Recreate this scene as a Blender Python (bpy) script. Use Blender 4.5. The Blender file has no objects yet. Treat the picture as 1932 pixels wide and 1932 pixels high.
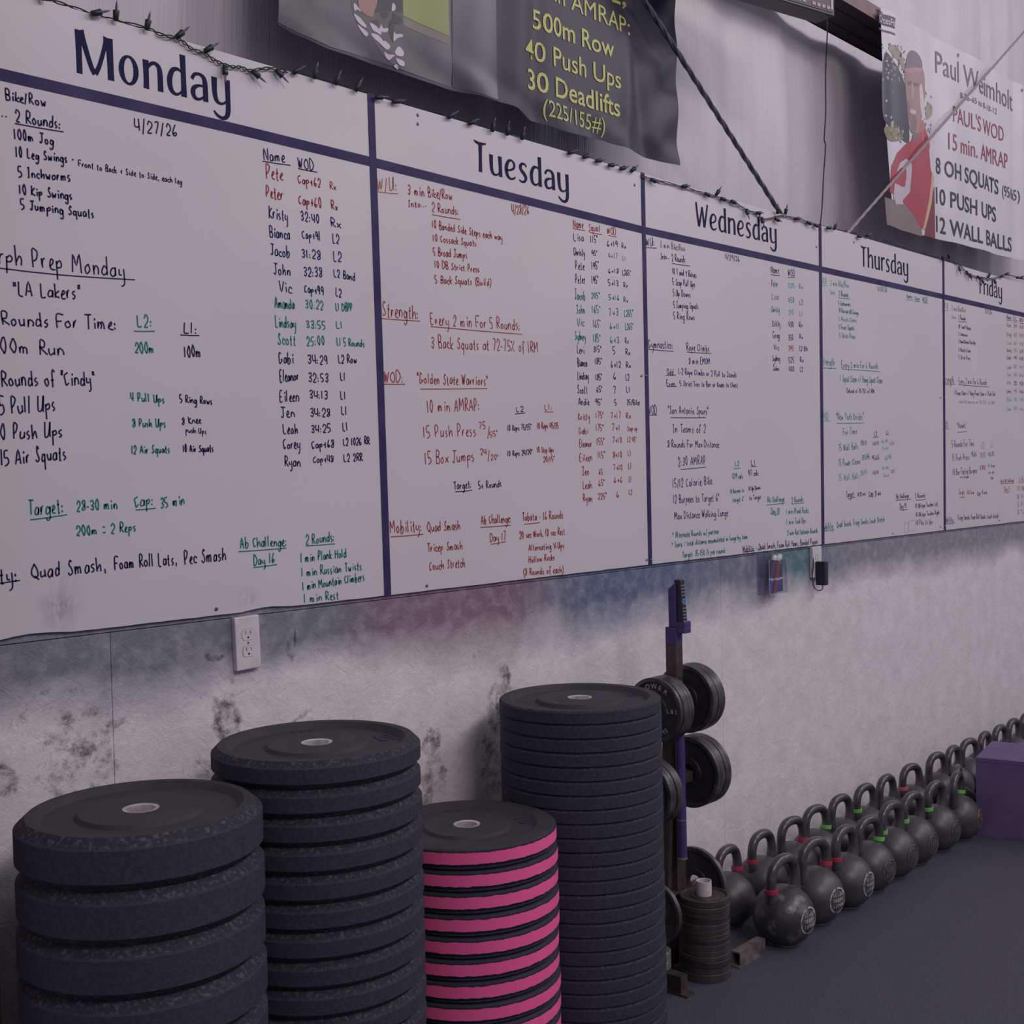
import bpy, bmesh, math, random
from mathutils import Vector, Matrix
random.seed(7)
sc = bpy.context.scene
COL = sc.collection
PI = math.pi

# ------------------------------------------------------------------ camera
FPX = 2300.0
CF = Vector((0.74356, 0.66808705, -0.02789658)).normalized()
CR = Vector((0.6676965, -0.7440814, -0.02289675)).normalized()
CU = CR.cross(CF).normalized()
CP = Vector((-2.15998, -2.40647, 1.53311))
cam = bpy.data.cameras.new('camera'); cam.sensor_width = 36; cam.lens = FPX / 1932 * 36
cam.clip_start = .02; cam.clip_end = 200
co = bpy.data.objects.new('camera', cam); COL.objects.link(co)
m = Matrix.Identity(4)
for i in range(3):
    m[i][0] = CR[i]; m[i][1] = CU[i]; m[i][2] = -CF[i]; m[i][3] = CP[i]
co.matrix_world = m
sc.camera = co

def ray(u, v): return CF + CR * ((u - 966) / FPX) - CU * ((v - 966) / FPX)
def at(u, v, y=0.0):
    "photo pixel -> point of the vertical plane at depth y (the wall face is y = 0)"
    d = ray(u, v); return CP + d * ((y - CP.y) / d.y)
def vscale(u, v, y=0.0):
    "photo pixels per metre of height at that point"
    p = at(u, v, y); return FPX / (p - CP).dot(CF)

# ------------------------------------------------------------------ light
w = bpy.data.worlds.new('world'); sc.world = w; w.use_nodes = True
bg = w.node_tree.nodes['Background']; bg.inputs[0].default_value = (.80, .76, .90, 1); bg.inputs[1].default_value = .80
def lamp(name, loc, tgt, sx, sy, power, col):
    L = bpy.data.lights.new(name, 'AREA'); L.shape = 'RECTANGLE'; L.size = sx; L.size_y = sy; L.energy = power; L.color = col
    o = bpy.data.objects.new(name, L); COL.objects.link(o); o.location = loc
    o.rotation_euler = (Vector(tgt) - Vector(loc)).to_track_quat('-Z', 'Y').to_euler()
    return o
lamp('ceiling_lamp', (5.2, -3.6, 5.6), (2.4, 0, 1.2), 2.6, .9, 135, (1, .93, .95))
lamp('ceiling_lamp', (-1.2, -6.0, 5.4), (-.2, -.2, .7), 2.6, .9, 330, (1, .94, .95))
lamp('ceiling_lamp', (10.0, -4.6, 5.8), (5.5, 0, 1.2), 2.4, .8, 150, (.95, .93, 1))
lamp('ceiling_lamp', (3.0, -5.4, 6.3), (1.6, 0, .7), 2.6, 1.0, 215, (1, .94, .97))
for k_, s_ in (((5.9, -7.2, 4.55), 1.), ((11.1, -7.7, 4.5), 1.)):       # far high-bay lamps, mirrored in the boards
    P_ = bpy.data.lights.new('high_bay_lamp', 'POINT'); P_.energy = 130; P_.shadow_soft_size = .2; P_.color = (1, .93, .9); o_ = bpy.data.objects.new('high_bay_lamp', P_); COL.objects.link(o_); o_.location = k_
sc.view_settings.view_transform = 'Standard'; sc.view_settings.look = 'None'
sc.view_settings.gamma = 1; sc.view_settings.use_curve_mapping = False
sc.view_settings.exposure = -1.48

# ------------------------------------------------------------------ materials
def lin(c):
    r = []
    for k in c[:3]:
        k = k / 255.0; r.append(k / 12.92 if k <= .04045 else ((k + .055) / 1.055) ** 2.4)
    return tuple(r) + (1,)
def mat(name, rgb, rough=.6, metal=0., var=0., scale=30., bump=0., bscale=None, rgb2=None, spec=.5, bdist=.002, coat=0., stretch=None, vlo=.35, vhi=.65):
    "principled material; object-space noise mixes rgb -> rgb2 and drives a fine bump"
    M = bpy.data.materials.new(name); M.use_nodes = True; nt = M.node_tree; b = nt.nodes['Principled BSDF']
    c1 = tuple(rgb) + (1,) if len(rgb) == 3 else rgb
    b.inputs['Roughness'].default_value = rough; b.inputs['Metallic'].default_value = metal
    b.inputs['Specular IOR Level'].default_value = spec; b.inputs['Coat Weight'].default_value = coat
    b.inputs['Base Color'].default_value = c1
    tc = nt.nodes.new('ShaderNodeTexCoord'); src = tc.outputs['Object']
    if stretch:
        mp = nt.nodes.new('ShaderNodeMapping'); mp.inputs['Scale'].default_value = stretch
        nt.links.new(src, mp.inputs['Vector']); src = mp.outputs[0]
    if rgb2 is not None or var:
        n = nt.nodes.new('ShaderNodeTexNoise'); n.inputs['Scale'].default_value = scale; n.inputs['Detail'].default_value = 5
        nt.links.new(src, n.inputs['Vector'])
        r = nt.nodes.new('ShaderNodeValToRGB'); r.color_ramp.elements[0].position = vlo; r.color_ramp.elements[1].position = vhi
        c2 = (tuple(rgb2) + (1,))[:4] if rgb2 is not None else tuple(min(1, k * (1 + var)) for k in c1[:3]) + (1,)
        r.color_ramp.elements[0].color = c1; r.color_ramp.elements[1].color = c2
        nt.links.new(n.outputs['Fac'], r.inputs[0]); nt.links.new(r.outputs[0], b.inputs['Base Color'])
    if bump:
        n2 = nt.nodes.new('ShaderNodeTexNoise'); n2.inputs['Scale'].default_value = bscale or scale; n2.inputs['Detail'].default_value = 4
        nt.links.new(src, n2.inputs['Vector'])
        bp = nt.nodes.new('ShaderNodeBump'); bp.inputs['Strength'].default_value = bump; bp.inputs['Distance'].default_value = bdist
        nt.links.new(n2.outputs['Fac'], bp.inputs['Height']); nt.links.new(bp.outputs[0], b.inputs['Normal'])
    return M

M = {}
M['board'] = mat('whiteboard_surface', (.62, .575, .61), .27, var=.05, scale=1.6, spec=.5, rgb2=(.65, .60, .64))
M['vinyl_letter'] = mat('vinyl_navy', (.010, .009, .055), .6, spec=.15)
M['tape'] = mat('purple_tape', (.022, .013, .085), .55, spec=.25, rgb2=(.050, .036, .12), scale=7, bump=.35, bscale=90, stretch=(1, 1, 1))
INK = {'n': (.030, .024, .100), 'b': (.025, .030, .160), 'r': (.42, .060, .070), 'o': (.50, .18, .15), 'g': (.035, .24, .20), 'k': (.035, .03, .07),
       'y': (.26, .25, .30), 's': (.17, .42, .38), 'f': (.50, .22, .27), 'l': (.50, .55, .66)}
for k, c in INK.items(): M['ink_' + k] = mat('marker_ink', tuple(q * .8 for q in c), .6, spec=.15)
M['rubber'] = mat('crumb_rubber', (.030, .031, .054), .82, rgb2=(.046, .045, .066), scale=120, bump=.9, bscale=240, bdist=.0012, spec=.3)
M['rubber_worn'] = mat('worn_crumb_rubber', (.030, .029, .040), .8, rgb2=(.15, .14, .16), scale=120, bump=1, bscale=260, bdist=.0015, spec=.3, vlo=.51, vhi=.86)
M['rubber_face'] = mat('plate_face_rubber', (.037, .034, .043), .68, rgb2=(.048, .043, .053), scale=18, bump=.4, bscale=220, bdist=.001, spec=.35)
M['steel_insert'] = mat('steel_insert', (.80, .76, .76), .30, metal=.55, rgb2=(.55, .50, .52), scale=60)
M['iron'] = mat('cast_iron', (.020, .018, .026), .55, rgb2=(.035, .031, .038), scale=45, bump=.5, bscale=120, spec=.45)
M['iron_rim'] = mat('worn_iron_rim', (.045, .042, .052), .36, metal=.25, rgb2=(.11, .10, .115), scale=30, bump=.3, bscale=90, stretch=(1, 1, .35))
M['iron_brown'] = mat('rusty_iron', (.032, .026, .028), .6, rgb2=(.060, .046, .046), scale=26, bump=.4, bscale=120)
M['white_letter'] = mat('cast_letter_paint', (.42, .40, .44), .6)
M['rack'] = mat('brown_black_steel', (.040, .028, .028), .45, rgb2=(.075, .052, .047), scale=14, bump=.15, bscale=80)
M['rack_bare'] = mat('worn_grey_steel', (.30, .28, .29), .5, metal=.2, rgb2=(.16, .14, .14), scale=30)
M['foot_steel'] = mat('worn_brown_steel', (.16, .14, .145), .55, rgb2=(.07, .055, .055), scale=25)
M['purple'] = mat('purple_paint', (.050, .032, .135), .5, rgb2=(.07, .045, .17), scale=30, bump=.1)
M['pvc'] = mat('white_pvc', (.66, .60, .62), .5, rgb2=(.52, .46, .48), scale=40, stretch=(1, 1, 6))
M['kb'] = mat('kettlebell_iron', (.050, .047, .056), .40, rgb2=(.095, .088, .10), scale=14, bump=.5, bscale=110, bdist=.0012, spec=.5, vlo=.4, vhi=.75)
M['kb_worn'] = mat('chipped_kettlebell_iron', (.040, .038, .046), .33, rgb2=(.22, .205, .225), scale=16, bump=.7, bscale=90, bdist=.0014, spec=.6, vlo=.52, vhi=.70)
M['kb_handle'] = mat('kettlebell_handle', (.040, .036, .044), .27, rgb2=(.075, .068, .078), scale=30, bump=.25, bscale=120, spec=.6)
M['band_r'] = mat('red_band', (.40, .030, .065), .5); M['band_g'] = mat('green_band', (.16, .52, .10), .5); M['band_p'] = mat('pink_red_band', (.62, .10, .16), .5)
M['badge'] = mat('cast_badge', (.12, .105, .12), .5, rgb2=(.05, .045, .055), scale=60)
M['badge_w'] = mat('silver_badge_paint', (.48, .46, .50), .5, rgb2=(.05, .045, .055), scale=70)
M['badge_c'] = mat('copper_badge_paint', (.34, .17, .13), .5, rgb2=(.05, .045, .055), scale=70)
M['box'] = mat('purple_painted_plywood', (.105, .068, .175), .62, rgb2=(.14, .098, .21), scale=9, bump=.35, bscale=60, bdist=.001)
M['plastic_w'] = mat('white_plastic', (.70, .64, .68), .4, rgb2=(.60, .55, .58), scale=40)
M['plastic_g'] = mat('grey_slot', (.14, .12, .14), .6)
M['black'] = mat('black_plastic', (.018, .018, .032), .45)
M['black2'] = mat('dark_grey_plastic', (.040, .038, .055), .4)
M['screw'] = mat('screw_metal', (.20, .19, .22), .35, metal=.8)
M['light_green'] = mat('dark_green_wire', (.020, .030, .032), .45)
M['col_red'] = mat('red_iron_primer', (.115, .030, .034), .5, rgb2=(.085, .024, .028), scale=20)
M['girt'] = mat('red_oxide_girt', (.21, .13, .14), .5, rgb2=(.17, .10, .11), scale=15)
M['girt_shaded'] = mat('shaded_girt_web', (.022, .016, .026), .6, rgb2=(.034, .022, .034), scale=6)  # same girt steel; the shade on its underside is put into this colour
M['cable'] = mat('galvanised_cable', (.10, .10, .12), .5, metal=.3, rgb2=(.16, .155, .17), scale=80)
M['cable_light'] = mat('bright_cable', (.36, .33, .34), .45, metal=.3)
M['cord'] = mat('black_cord', (.03, .027, .04), .5)
M['button'] = mat('pale_button', (.30, .27, .33), .5); M['btn_red'] = mat('red_button', (.45, .06, .1), .5); M['btn_blue'] = mat('blue_pad', (.10, .28, .50), .4)
M['mk_white'] = mat('marker_white', (.74, .70, .76), .4); M['mk_red'] = mat('marker_red', (.30, .03, .07), .4); M['mk_blue'] = mat('marker_blue', (.04, .07, .45), .4)
M['mk_green'] = mat('marker_green', (.02, .10, .09), .4); M['mk_dark'] = mat('marker_print', (.05, .04, .10), .4)

def smudge_board():
    nt = M['board'].node_tree; b = nt.nodes['Principled BSDF']; N = nt.nodes.new; L = nt.links.new; src = b.inputs['Base Color'].links[0].from_socket
    geo = N('ShaderNodeNewGeometry'); tot = None
    mp = N('ShaderNodeMapping'); mp.inputs['Scale'].default_value = (1, 1, .45); L(geo.outputs['Position'], mp.inputs['Vector'])
    n = N('ShaderNodeTexNoise'); n.inputs['Scale'].default_value = 60; n.inputs['Detail'].default_value = 6; n.inputs['Roughness'].default_value = .7; L(mp.outputs[0], n.inputs['Vector'])
    for cx, cz, r, k in ((-.905, 1.285, .052, .85), (-.435, 1.262, .034, .5), (-.89, 1.33, .05, .3)):
        d = N('ShaderNodeVectorMath'); d.operation = 'DISTANCE'; L(geo.outputs['Position'], d.inputs[0]); d.inputs[1].default_value = (cx, -.006, cz)
        m1 = N('ShaderNodeMapRange'); m1.interpolation_type = 'SMOOTHSTEP'; m1.inputs['From Min'].default_value = r * 1.25; m1.inputs['From Max'].default_value = 0; m1.inputs['To Max'].default_value = k; L(d.outputs['Value'], m1.inputs['Value'])
        if tot is None: tot = m1.outputs[0]
        else: a = N('ShaderNodeMath'); a.operation = 'MAXIMUM'; L(tot, a.inputs[0]); L(m1.outputs[0], a.inputs[1]); tot = a.outputs[0]
    r_ = N('ShaderNodeMapRange'); r_.inputs['From Min'].default_value = .38; r_.inputs['From Max'].default_value = .68; L(n.outputs['Fac'], r_.inputs['Value'])
    f = N('ShaderNodeMath'); f.operation = 'MULTIPLY'; L(tot, f.inputs[0]); L(r_.outputs[0], f.inputs[1])
    mx = N('ShaderNodeMix'); mx.data_type = 'RGBA'; L(f.outputs[0], mx.inputs['Factor']); L(src, mx.inputs['A']); mx.inputs['B'].default_value = (.20, .20, .27, 1); L(mx.outputs['Result'], b.inputs['Base Color'])
smudge_board()
def clear_plastic():
    m_ = bpy.data.materials.new('clear_acrylic'); m_.use_nodes = True; nt = m_.node_tree; nt.nodes.remove(nt.nodes['Principled BSDF'])
    t = nt.nodes.new('ShaderNodeBsdfTransparent'); t.inputs[0].default_value = (.93, .91, .96, 1); g = nt.nodes.new('ShaderNodeBsdfGlossy'); g.inputs['Roughness'].default_value = .12
    mx = nt.nodes.new('ShaderNodeMixShader'); mx.inputs[0].default_value = .09; nt.links.new(t.outputs[0], mx.inputs[1]); nt.links.new(g.outputs[0], mx.inputs[2]); nt.links.new(mx.outputs[0], nt.nodes['Material Output'].inputs[0]); return m_
M['clear'] = clear_plastic()
def bulb_mat():
    m_ = mat('purple_glass', (.25, .13, .33), .15); b = m_.node_tree.nodes['Principled BSDF']; b.inputs['Transmission Weight'].default_value = .5; return m_
M['bulb'] = bulb_mat()

# pink band: ragged torn paint edge between z limits, in object space
def pink_mat():
    m_ = bpy.data.materials.new('pink_rubber_band'); m_.use_nodes = True; nt = m_.node_tree; b = nt.nodes['Principled BSDF']; b.inputs['Roughness'].default_value = .80
    N = nt.nodes.new; L = nt.links.new
    tc = N('ShaderNodeTexCoord'); sp = N('ShaderNodeSeparateXYZ'); L(tc.outputs['Object'], sp.inputs[0])
    info = N('ShaderNodeObjectInfo'); add = N('ShaderNodeVectorMath'); add.operation = 'ADD'; L(tc.outputs['Object'], add.inputs[0])
    cmb = N('ShaderNodeCombineXYZ'); mu = N('ShaderNodeMath'); mu.operation = 'MULTIPLY'; mu.inputs[1].default_value = 20; L(info.outputs['Random'], mu.inputs[0]); L(mu.outputs[0], cmb.inputs[0]); L(cmb.outputs[0], add.inputs[1])
    n = N('ShaderNodeTexNoise'); n.inputs['Scale'].default_value = 55; n.inputs['Detail'].default_value = 6; L(add.outputs[0], n.inputs['Vector'])
    d = N('ShaderNodeMath'); d.operation = 'SUBTRACT'; L(sp.outputs['Z'], d.inputs[0]); d.inputs[1].default_value = .0312
    ab = N('ShaderNodeMath'); ab.operation = 'ABSOLUTE'; L(d.outputs[0], ab.inputs[0])
    nm = N('ShaderNodeMath'); nm.operation = 'MULTIPLY_ADD'; L(n.outputs['Fac'], nm.inputs[0]); nm.inputs[1].default_value = .007; L(ab.outputs[0], nm.inputs[2])
    lt = N('ShaderNodeMath'); lt.operation = 'LESS_THAN'; L(nm.outputs[0], lt.inputs[0]); lt.inputs[1].default_value = .0168
    mx = N('ShaderNodeMix'); mx.data_type = 'RGBA'; L(lt.outputs[0], mx.inputs['Factor']); mx.inputs['A'].default_value = (.022, .022, .032, 1)
    n3 = N('ShaderNodeTexNoise'); n3.inputs['Scale'].default_value = 12; L(add.outputs[0], n3.inputs['Vector'])
    rp = N('ShaderNodeValToRGB'); rp.color_ramp.elements[0].color = (.88, .095, .29, 1); rp.color_ramp.elements[1].color = (.95, .13, .34, 1); L(n3.outputs['Fac'], rp.inputs[0])
    L(rp.outputs[0], mx.inputs['B']); L(mx.outputs['Result'], b.inputs['Base Color'])
    return m_
M['pink'] = pink_mat()

# painted strand board with marker-dust stains and black rubber scuffs, world space
SCUFF = [(-.87, .96, .075, .09, .78), (-.90, 1.04, .10, .10, .40), (-1.045, .945, .03, .03, .9), (-.495, .965, .035, .05, 1.0), (-.50, 1.02, .03, .05, .75), (-.54, .86, .05, .05, .7), (-.527, 1.133, .024, .008, 1.0), (-.30, 1.14, .02, .03, .5),
         (-.788, 1.021, .024, .009, 1.0), (-.27, .955, .03, .006, .9), (.160, .815, .03, .035, 1), (.17, .72, .045, .05, .85), (.16, .62, .05, .06, .85), (.46, .935, .032, .045, .95), (.44, .86, .045, .06, 1.0), (.425, .77, .05, .06, .9), (.41, .70, .05, .08, .85),
         (.37, .965, .02, .004, .9), (.35, 1.03, .010, .010, .85), (-.284, 1.155, .004, .016, 1.2), (1.27, 1.13, .004, .02, 1.0), (-.4, .9, .2, .1, .2)]
def osb_mat():
    m_ = bpy.data.materials.new('painted_strand_board'); m_.use_nodes = True; nt = m_.node_tree; b = nt.nodes['Principled BSDF']
    b.inputs['Roughness'].default_value = .55; b.inputs['Specular IOR Level'].default_value = .35
    N = nt.nodes.new; L = nt.links.new
    geo = N('ShaderNodeNewGeometry'); sp = N('ShaderNodeSeparateXYZ'); L(geo.outputs['Position'], sp.inputs[0])
    def math_(op, a, c=None, clamp=False, d=None):
        n = N('ShaderNodeMath'); n.operation = op; n.use_clamp = clamp
        for i, v in enumerate((a, c, d)):
            if v is None: continue
            if hasattr(v, 'is_linked'): L(v, n.inputs[i])
            else: n.inputs[i].default_value = v
        return n.outputs[0]
    def noise(scale, detail=4, rough=.5, vec=None, dist=0):
        n = N('ShaderNodeTexNoise'); n.inputs['Scale'].default_value = scale; n.inputs['Detail'].default_value = detail; n.inputs['Roughness'].default_value = rough; n.inputs['Distortion'].default_value = dist
        L(vec or geo.outputs['Position'], n.inputs['Vector']); return n.outputs['Fac']
    # base paint
    r = N('ShaderNodeValToRGB'); r.color_ramp.elements[0].position = .3; r.color_ramp.elements[1].position = .7
    r.color_ramp.elements[0].color = (.70, .64, .67, 1); r.color_ramp.elements[1].color = (.86, .80, .835, 1); L(noise(9, 7, .65), r.inputs[0])
    col = r.outputs[0]
    def mixc(fac, a, c):
        n = N('ShaderNodeMix'); n.data_type = 'RGBA'
        L(fac, n.inputs['Factor']); L(a, n.inputs['A'])
        if hasattr(c, 'is_linked'): L(c, n.inputs['B'])
        else: n.inputs['B'].default_value = c
        return n.outputs['Result']
    # fine dark flecks
    mp = N('ShaderNodeMapping'); mp.inputs['Scale'].default_value = (1, 1, .35); mp.inputs['Rotation'].default_value = (0, .5, 0); L(geo.outputs['Position'], mp.inputs['Vector'])
    fl = math_('MULTIPLY', math_('SUBTRACT', noise(75, 4, .6, mp.outputs[0]), .62), 7, True)
    col = mixc(math_('MULTIPLY', fl, .5), col, (.22, .19, .22, 1))
    fib = None                                                # strands lying at several angles
    for ang, off_ in ((.35, 0), (1.15, 3), (-.6, 7), (2.3, 11)):
        mq = N('ShaderNodeMapping'); mq.inputs['Rotation'].default_value = (0, ang, 0); mq.inputs['Location'].default_value = (off_, 0, off_); L(geo.outputs['Position'], mq.inputs['Vector'])
        mr = N('ShaderNodeMapping'); mr.inputs['Scale'].default_value = (9, 1, 110); L(mq.outputs[0], mr.inputs['Vector'])
        f_ = math_('MULTIPLY', math_('SUBTRACT', noise(1.0, 3, .55, mr.outputs[0]), .60), 6, True)
        fib = f_ if fib is None else math_('MAXIMUM', fib, f_)
    near = math_('MULTIPLY_ADD', math_('SUBTRACT', sp.outputs['Z'], .95), 1.6, True, d=.35)
    fibn = math_('MULTIPLY', fib, near)
    col = mixc(math_('MULTIPLY', fibn, .30), col, (.20, .175, .20, 1))
    # marker dust: colour by x, fades downward from the board's lower edge
    cr = N('ShaderNodeValToRGB'); e = cr.color_ramp.elements
    stops = [(0, (.15, .16, .22)), (.165, (.15, .16, .22)), (.20, (.20, .11, .165)), (.30, (.20, .10, .15)), (.335, (.16, .15, .22)), (.37, (.06, .10, .22)), (.46, (.07, .11, .24)), (.53, (.13, .15, .23)), (.58, (.13, .15, .23)), (.60, (.04, .16, .18)), (.66, (.05, .15, .18)), (.72, (.20, .20, .27)), (1, (.22, .21, .28))]
    e[0].position = 0; e[0].color = stops[0][1] + (1,); e[1].position = 1; e[1].color = stops[-1][1] + (1,)
    for p_, c_ in stops[1:-1]:
        k = e.new(p_); k.color = c_ + (1,)
    xn = math_('MULTIPLY_ADD', sp.outputs['X'], 1 / 5.0, d=.2)     # x -1..4 -> 0..1
    L(xn, cr.inputs[0])
    depth = math_('SUBTRACT', 1.232, sp.outputs['Z'])
    reach = math_('MULTIPLY_ADD', noise(2.6, 3), .36, d=.035)        # how far the stain reaches
    s1 = math_('DIVIDE', depth, reach)
    st = math_('MULTIPLY', math_('SUBTRACT', 1.0, s1, True), 1.7, True)
    st = math_('MULTIPLY', st, math_('MULTIPLY_ADD', noise(22, 5, .6), .9, d=.5), True)
    col = mixc(math_('MULTIPLY', st, .92), col, cr.outputs[0])
    # rubber scuffs
    nz = noise(24, 6, .7); tot = None
    wn = N('ShaderNodeTexNoise'); wn.inputs['Scale'].default_value = 9; wn.inputs['Detail'].default_value = 4; L(geo.outputs['Position'], wn.inputs['Vector'])
    wsep = N('ShaderNodeSeparateXYZ'); L(wn.outputs['Color'], wsep.inputs[0])
    PX = math_('MULTIPLY_ADD', math_('SUBTRACT', wsep.outputs['X'], .5), .07, d=sp.outputs['X']); PZ = math_('MULTIPLY_ADD', math_('SUBTRACT', wsep.outputs['Y'], .5), .09, d=sp.outputs['Z'])
    for (x, z, rx, rz, k) in SCUFF:
        dx = math_('DIVIDE', math_('SUBTRACT', PX, x), rx); dz = math_('DIVIDE', math_('SUBTRACT', PZ, z), rz)
        q = math_('ADD', math_('MULTIPLY', dx, dx), math_('MULTIPLY', dz, dz))
        g = math_('MULTIPLY', math_('SUBTRACT', 1.6, math_('MULTIPLY', q, .62), True), k)
        tot = g if tot is None else math_('MAXIMUM', tot, g)
    sf = math_('MULTIPLY', math_('SUBTRACT', math_('ADD', math_('MULTIPLY', tot, .36), math_('MULTIPLY', nz, 1.5)), .98), 3.4, True)
    col = mixc(math_('MULTIPLY', sf, .85), col, (.045, .042, .05, 1))
    L(col, b.inputs['Base Color'])
    # strand relief
    mp2 = N('ShaderNodeMapping'); mp2.inputs['Scale'].default_value = (1.0, 1, 1.0); L(geo.outputs['Position'], mp2.inputs['Vector'])
    wv = N('ShaderNodeTexVoronoi'); wv.feature = 'F1'; wv.inputs['Scale'].default_value = 24
    dn = N('ShaderNodeTexNoise'); dn.inputs['Scale'].default_value = 10; L(geo.outputs['Position'], dn.inputs['Vector'])
    av = N('ShaderNodeVectorMath'); av.operation = 'MULTIPLY_ADD'; L(dn.outputs['Color'], av.inputs[0]); av.inputs[1].default_value = (.22, .22, .22); L(mp2.outputs[0], av.inputs[2]); L(av.outputs[0], wv.inputs['Vector'])
    n5 = noise(60, 6, .7, None, 2.5)
    h = math_('SUBTRACT', math_('ADD', math_('MULTIPLY', wv.outputs['Distance'], .6), math_('MULTIPLY', n5, .8)), math_('MULTIPLY', fibn, .55))
    bp = N('ShaderNodeBump'); bp.inputs['Strength'].default_value = .75; bp.inputs['Distance'].default_value = .0035; L(h, bp.inputs['Height']); L(bp.outputs[0], b.inputs['Normal'])
    return m_
M['osb'] = osb_mat()
M['vinyl'] = mat('insulation_vinyl', (.60, .555, .60), .42, rgb2=(.64, .59, .635), scale=2, bump=.3, bscale=14, bdist=.010, stretch=(9, 1, .25))
M['floor'] = mat('rubber_floor', (.056, .055, .076), .75, rgb2=(.105, .10, .130), scale=160, bump=.5, bscale=260, bdist=.001, vlo=.5, vhi=.78)
M['banner_dark'] = mat('dark_banner_vinyl', (.034, .030, .058), .45, rgb2=(.048, .043, .070), scale=3, spec=.35)
M['banner_grey'] = mat('grey_banner_print', (.075, .071, .088), .42, rgb2=(.16, .15, .17), scale=5, spec=.4)
M['banner_white'] = mat('white_banner_vinyl', (.66, .62, .68), .45, rgb2=(.58, .55, .61), scale=3)
def flat(name, rgb, rough=.45): 
    return mat(name, lin(rgb)[:3], rough)

# ------------------------------------------------------------------ helpers
def link(name, me, mats=(), parent=None, smooth=False):
    o = bpy.data.objects.new(name, me); COL.objects.link(o)
    for x in mats: me.materials.append(x)
    if parent is not None: o.parent = parent
    if smooth:
        for p in me.polygons: p.use_smooth = True
    return o
def obj(name, bm, mats, parent=None, smooth=False, loc=None, rot=None, keep=False):
    me = bpy.data.meshes.new(name); bmesh.ops.recalc_face_normals(bm, faces=bm.faces[:]) if not keep else None
    sm = smooth or any(f.smooth for f in bm.faces)
    bm.to_mesh(me); bm.free()
    if sm: me.set_sharp_from_angle(angle=math.radians(32))
    o = link(name, me, mats if isinstance(mats, (list, tuple)) else [mats], parent, smooth)
    if loc is not None: o.location = loc
    if rot is not None: o.rotation_euler = rot
    return o
def tag(o, label=None, cat=None, group=None, kind=None):
    if label: o['label'] = label
    if cat: o['category'] = cat
    if group: o['group'] = group
    if kind: o['kind'] = kind
    return o
def empty(name, loc, rz=0):
    o = bpy.data.objects.new(name, None); COL.objects.link(o); o.location = loc; o.rotation_euler = (0, 0, rz); o.empty_display_size = .05; return o
def box(bm, x0, x1, y0, y1, z0, z1, mi=0, bev=0.):
    vs = [bm.verts.new((x, y, z)) for x in (x0, x1) for y in (y0, y1) for z in (z0, z1)]
    fs = []
    for q in ((0, 1, 3, 2), (4, 6, 7, 5), (0, 4, 5, 1), (2, 3, 7, 6), (0, 2, 6, 4), (1, 5, 7, 3)):
        f = bm.faces.new([vs[i] for i in q]); f.material_index = mi; fs.append(f)
    if bev:
        es = list({e for f in fs for e in f.edges})
        r = bmesh.ops.bevel(bm, geom=es, offset=bev, segments=2, affect='EDGES', profile=.5)
        for f in r['faces']: f.material_index = mi
    return vs
def lathe(bm, prof, seg=64, axis='z', cen=(0, 0, 0), mis=None, close=False, arc0=0):
    "revolve (r, h) pairs"
    rings = []
    for (r, h) in prof:
        ring = []
        for i in range(seg):
            a = 2 * PI * i / seg + arc0; c, s = r * math.cos(a), r * math.sin(a)
            p = (c, s, h) if axis == 'z' else ((h, c, s) if axis == 'x' else (c, h, s))
            ring.append(bm.verts.new(tuple(p[k] + cen[k] for k in range(3))))
        rings.append(ring)
    n = len(prof)
    for j in range(n if close else n - 1):
        a, b_ = rings[j], rings[(j + 1) % n]
        for i in range(seg):
            f = bm.faces.new((a[i], a[(i + 1) % seg], b_[(i + 1) % seg], b_[i]))
            if mis: f.material_index = mis[j]
            f.smooth = True
    return rings
def cap(bm, ring, mi=0):
    f = bm.faces.new(ring); f.material_index = mi; return f
def tube(bm, pts, rad, seg=10, mi=0, closed=False, caps=True):
    pts = [Vector(p) for p in pts]; n = len(pts); rads = rad if isinstance(rad, (list, tuple)) else [rad] * n
    prev = None; rings = []
    for i in range(n):
        if closed: t = (pts[(i + 1) % n] - pts[i - 1]).normalized()
        else: t = (pts[min(i + 1, n - 1)] - pts[max(i - 1, 0)]).normalized()
        if prev is None:
            a = Vector((0, 0, 1)) if abs(t.z) < .9 else Vector((1, 0, 0)); u = (a - t * a.dot(t)).normalized()
        else: u = (prev - t * prev.dot(t)).normalized()
        prev = u; v = t.cross(u)
        rings.append([bm.verts.new(pts[i] + (u * math.cos(2 * PI * k / seg) + v * math.sin(2 * PI * k / seg)) * rads[i]) for k in range(seg)])
    for j in range(n if closed else n - 1):
        a, b_ = rings[j], rings[(j + 1) % n]
        for k in range(seg):
            f = bm.faces.new((a[k], a[(k + 1) % seg], b_[(k + 1) % seg], b_[k])); f.material_index = mi; f.smooth = True
    if caps and not closed:
        cap(bm, rings[0], mi); cap(bm, rings[-1][::-1], mi)
def smooth_pts(pts, k=4, closed=False):
    "Catmull-Rom through 2-D or 3-D tuples"
    n = len(pts)
    if n < 3: return [tuple(p) for p in pts]
    out = []
    rng = range(n) if closed else range(n - 1)
    for i in rng:
        p0 = pts[i - 1] if (closed or i) else pts[0]; p1 = pts[i]; p2 = pts[(i + 1) % n]; p3 = pts[(i + 2) % n] if (closed or i + 2 < n) else pts[-1]
        for s in range(k):
            t = s / k
            out.append(tuple(.5 * (2 * b_ + (c - a) * t + (2 * a - 5 * b_ + 4 * c - d) * t * t + (3 * b_ - a - 3 * c + d) * t ** 3) for a, b_, c, d in zip(p0, p1, p2, p3)))
    if not closed: out.append(tuple(pts[-1]))
    return out
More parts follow.
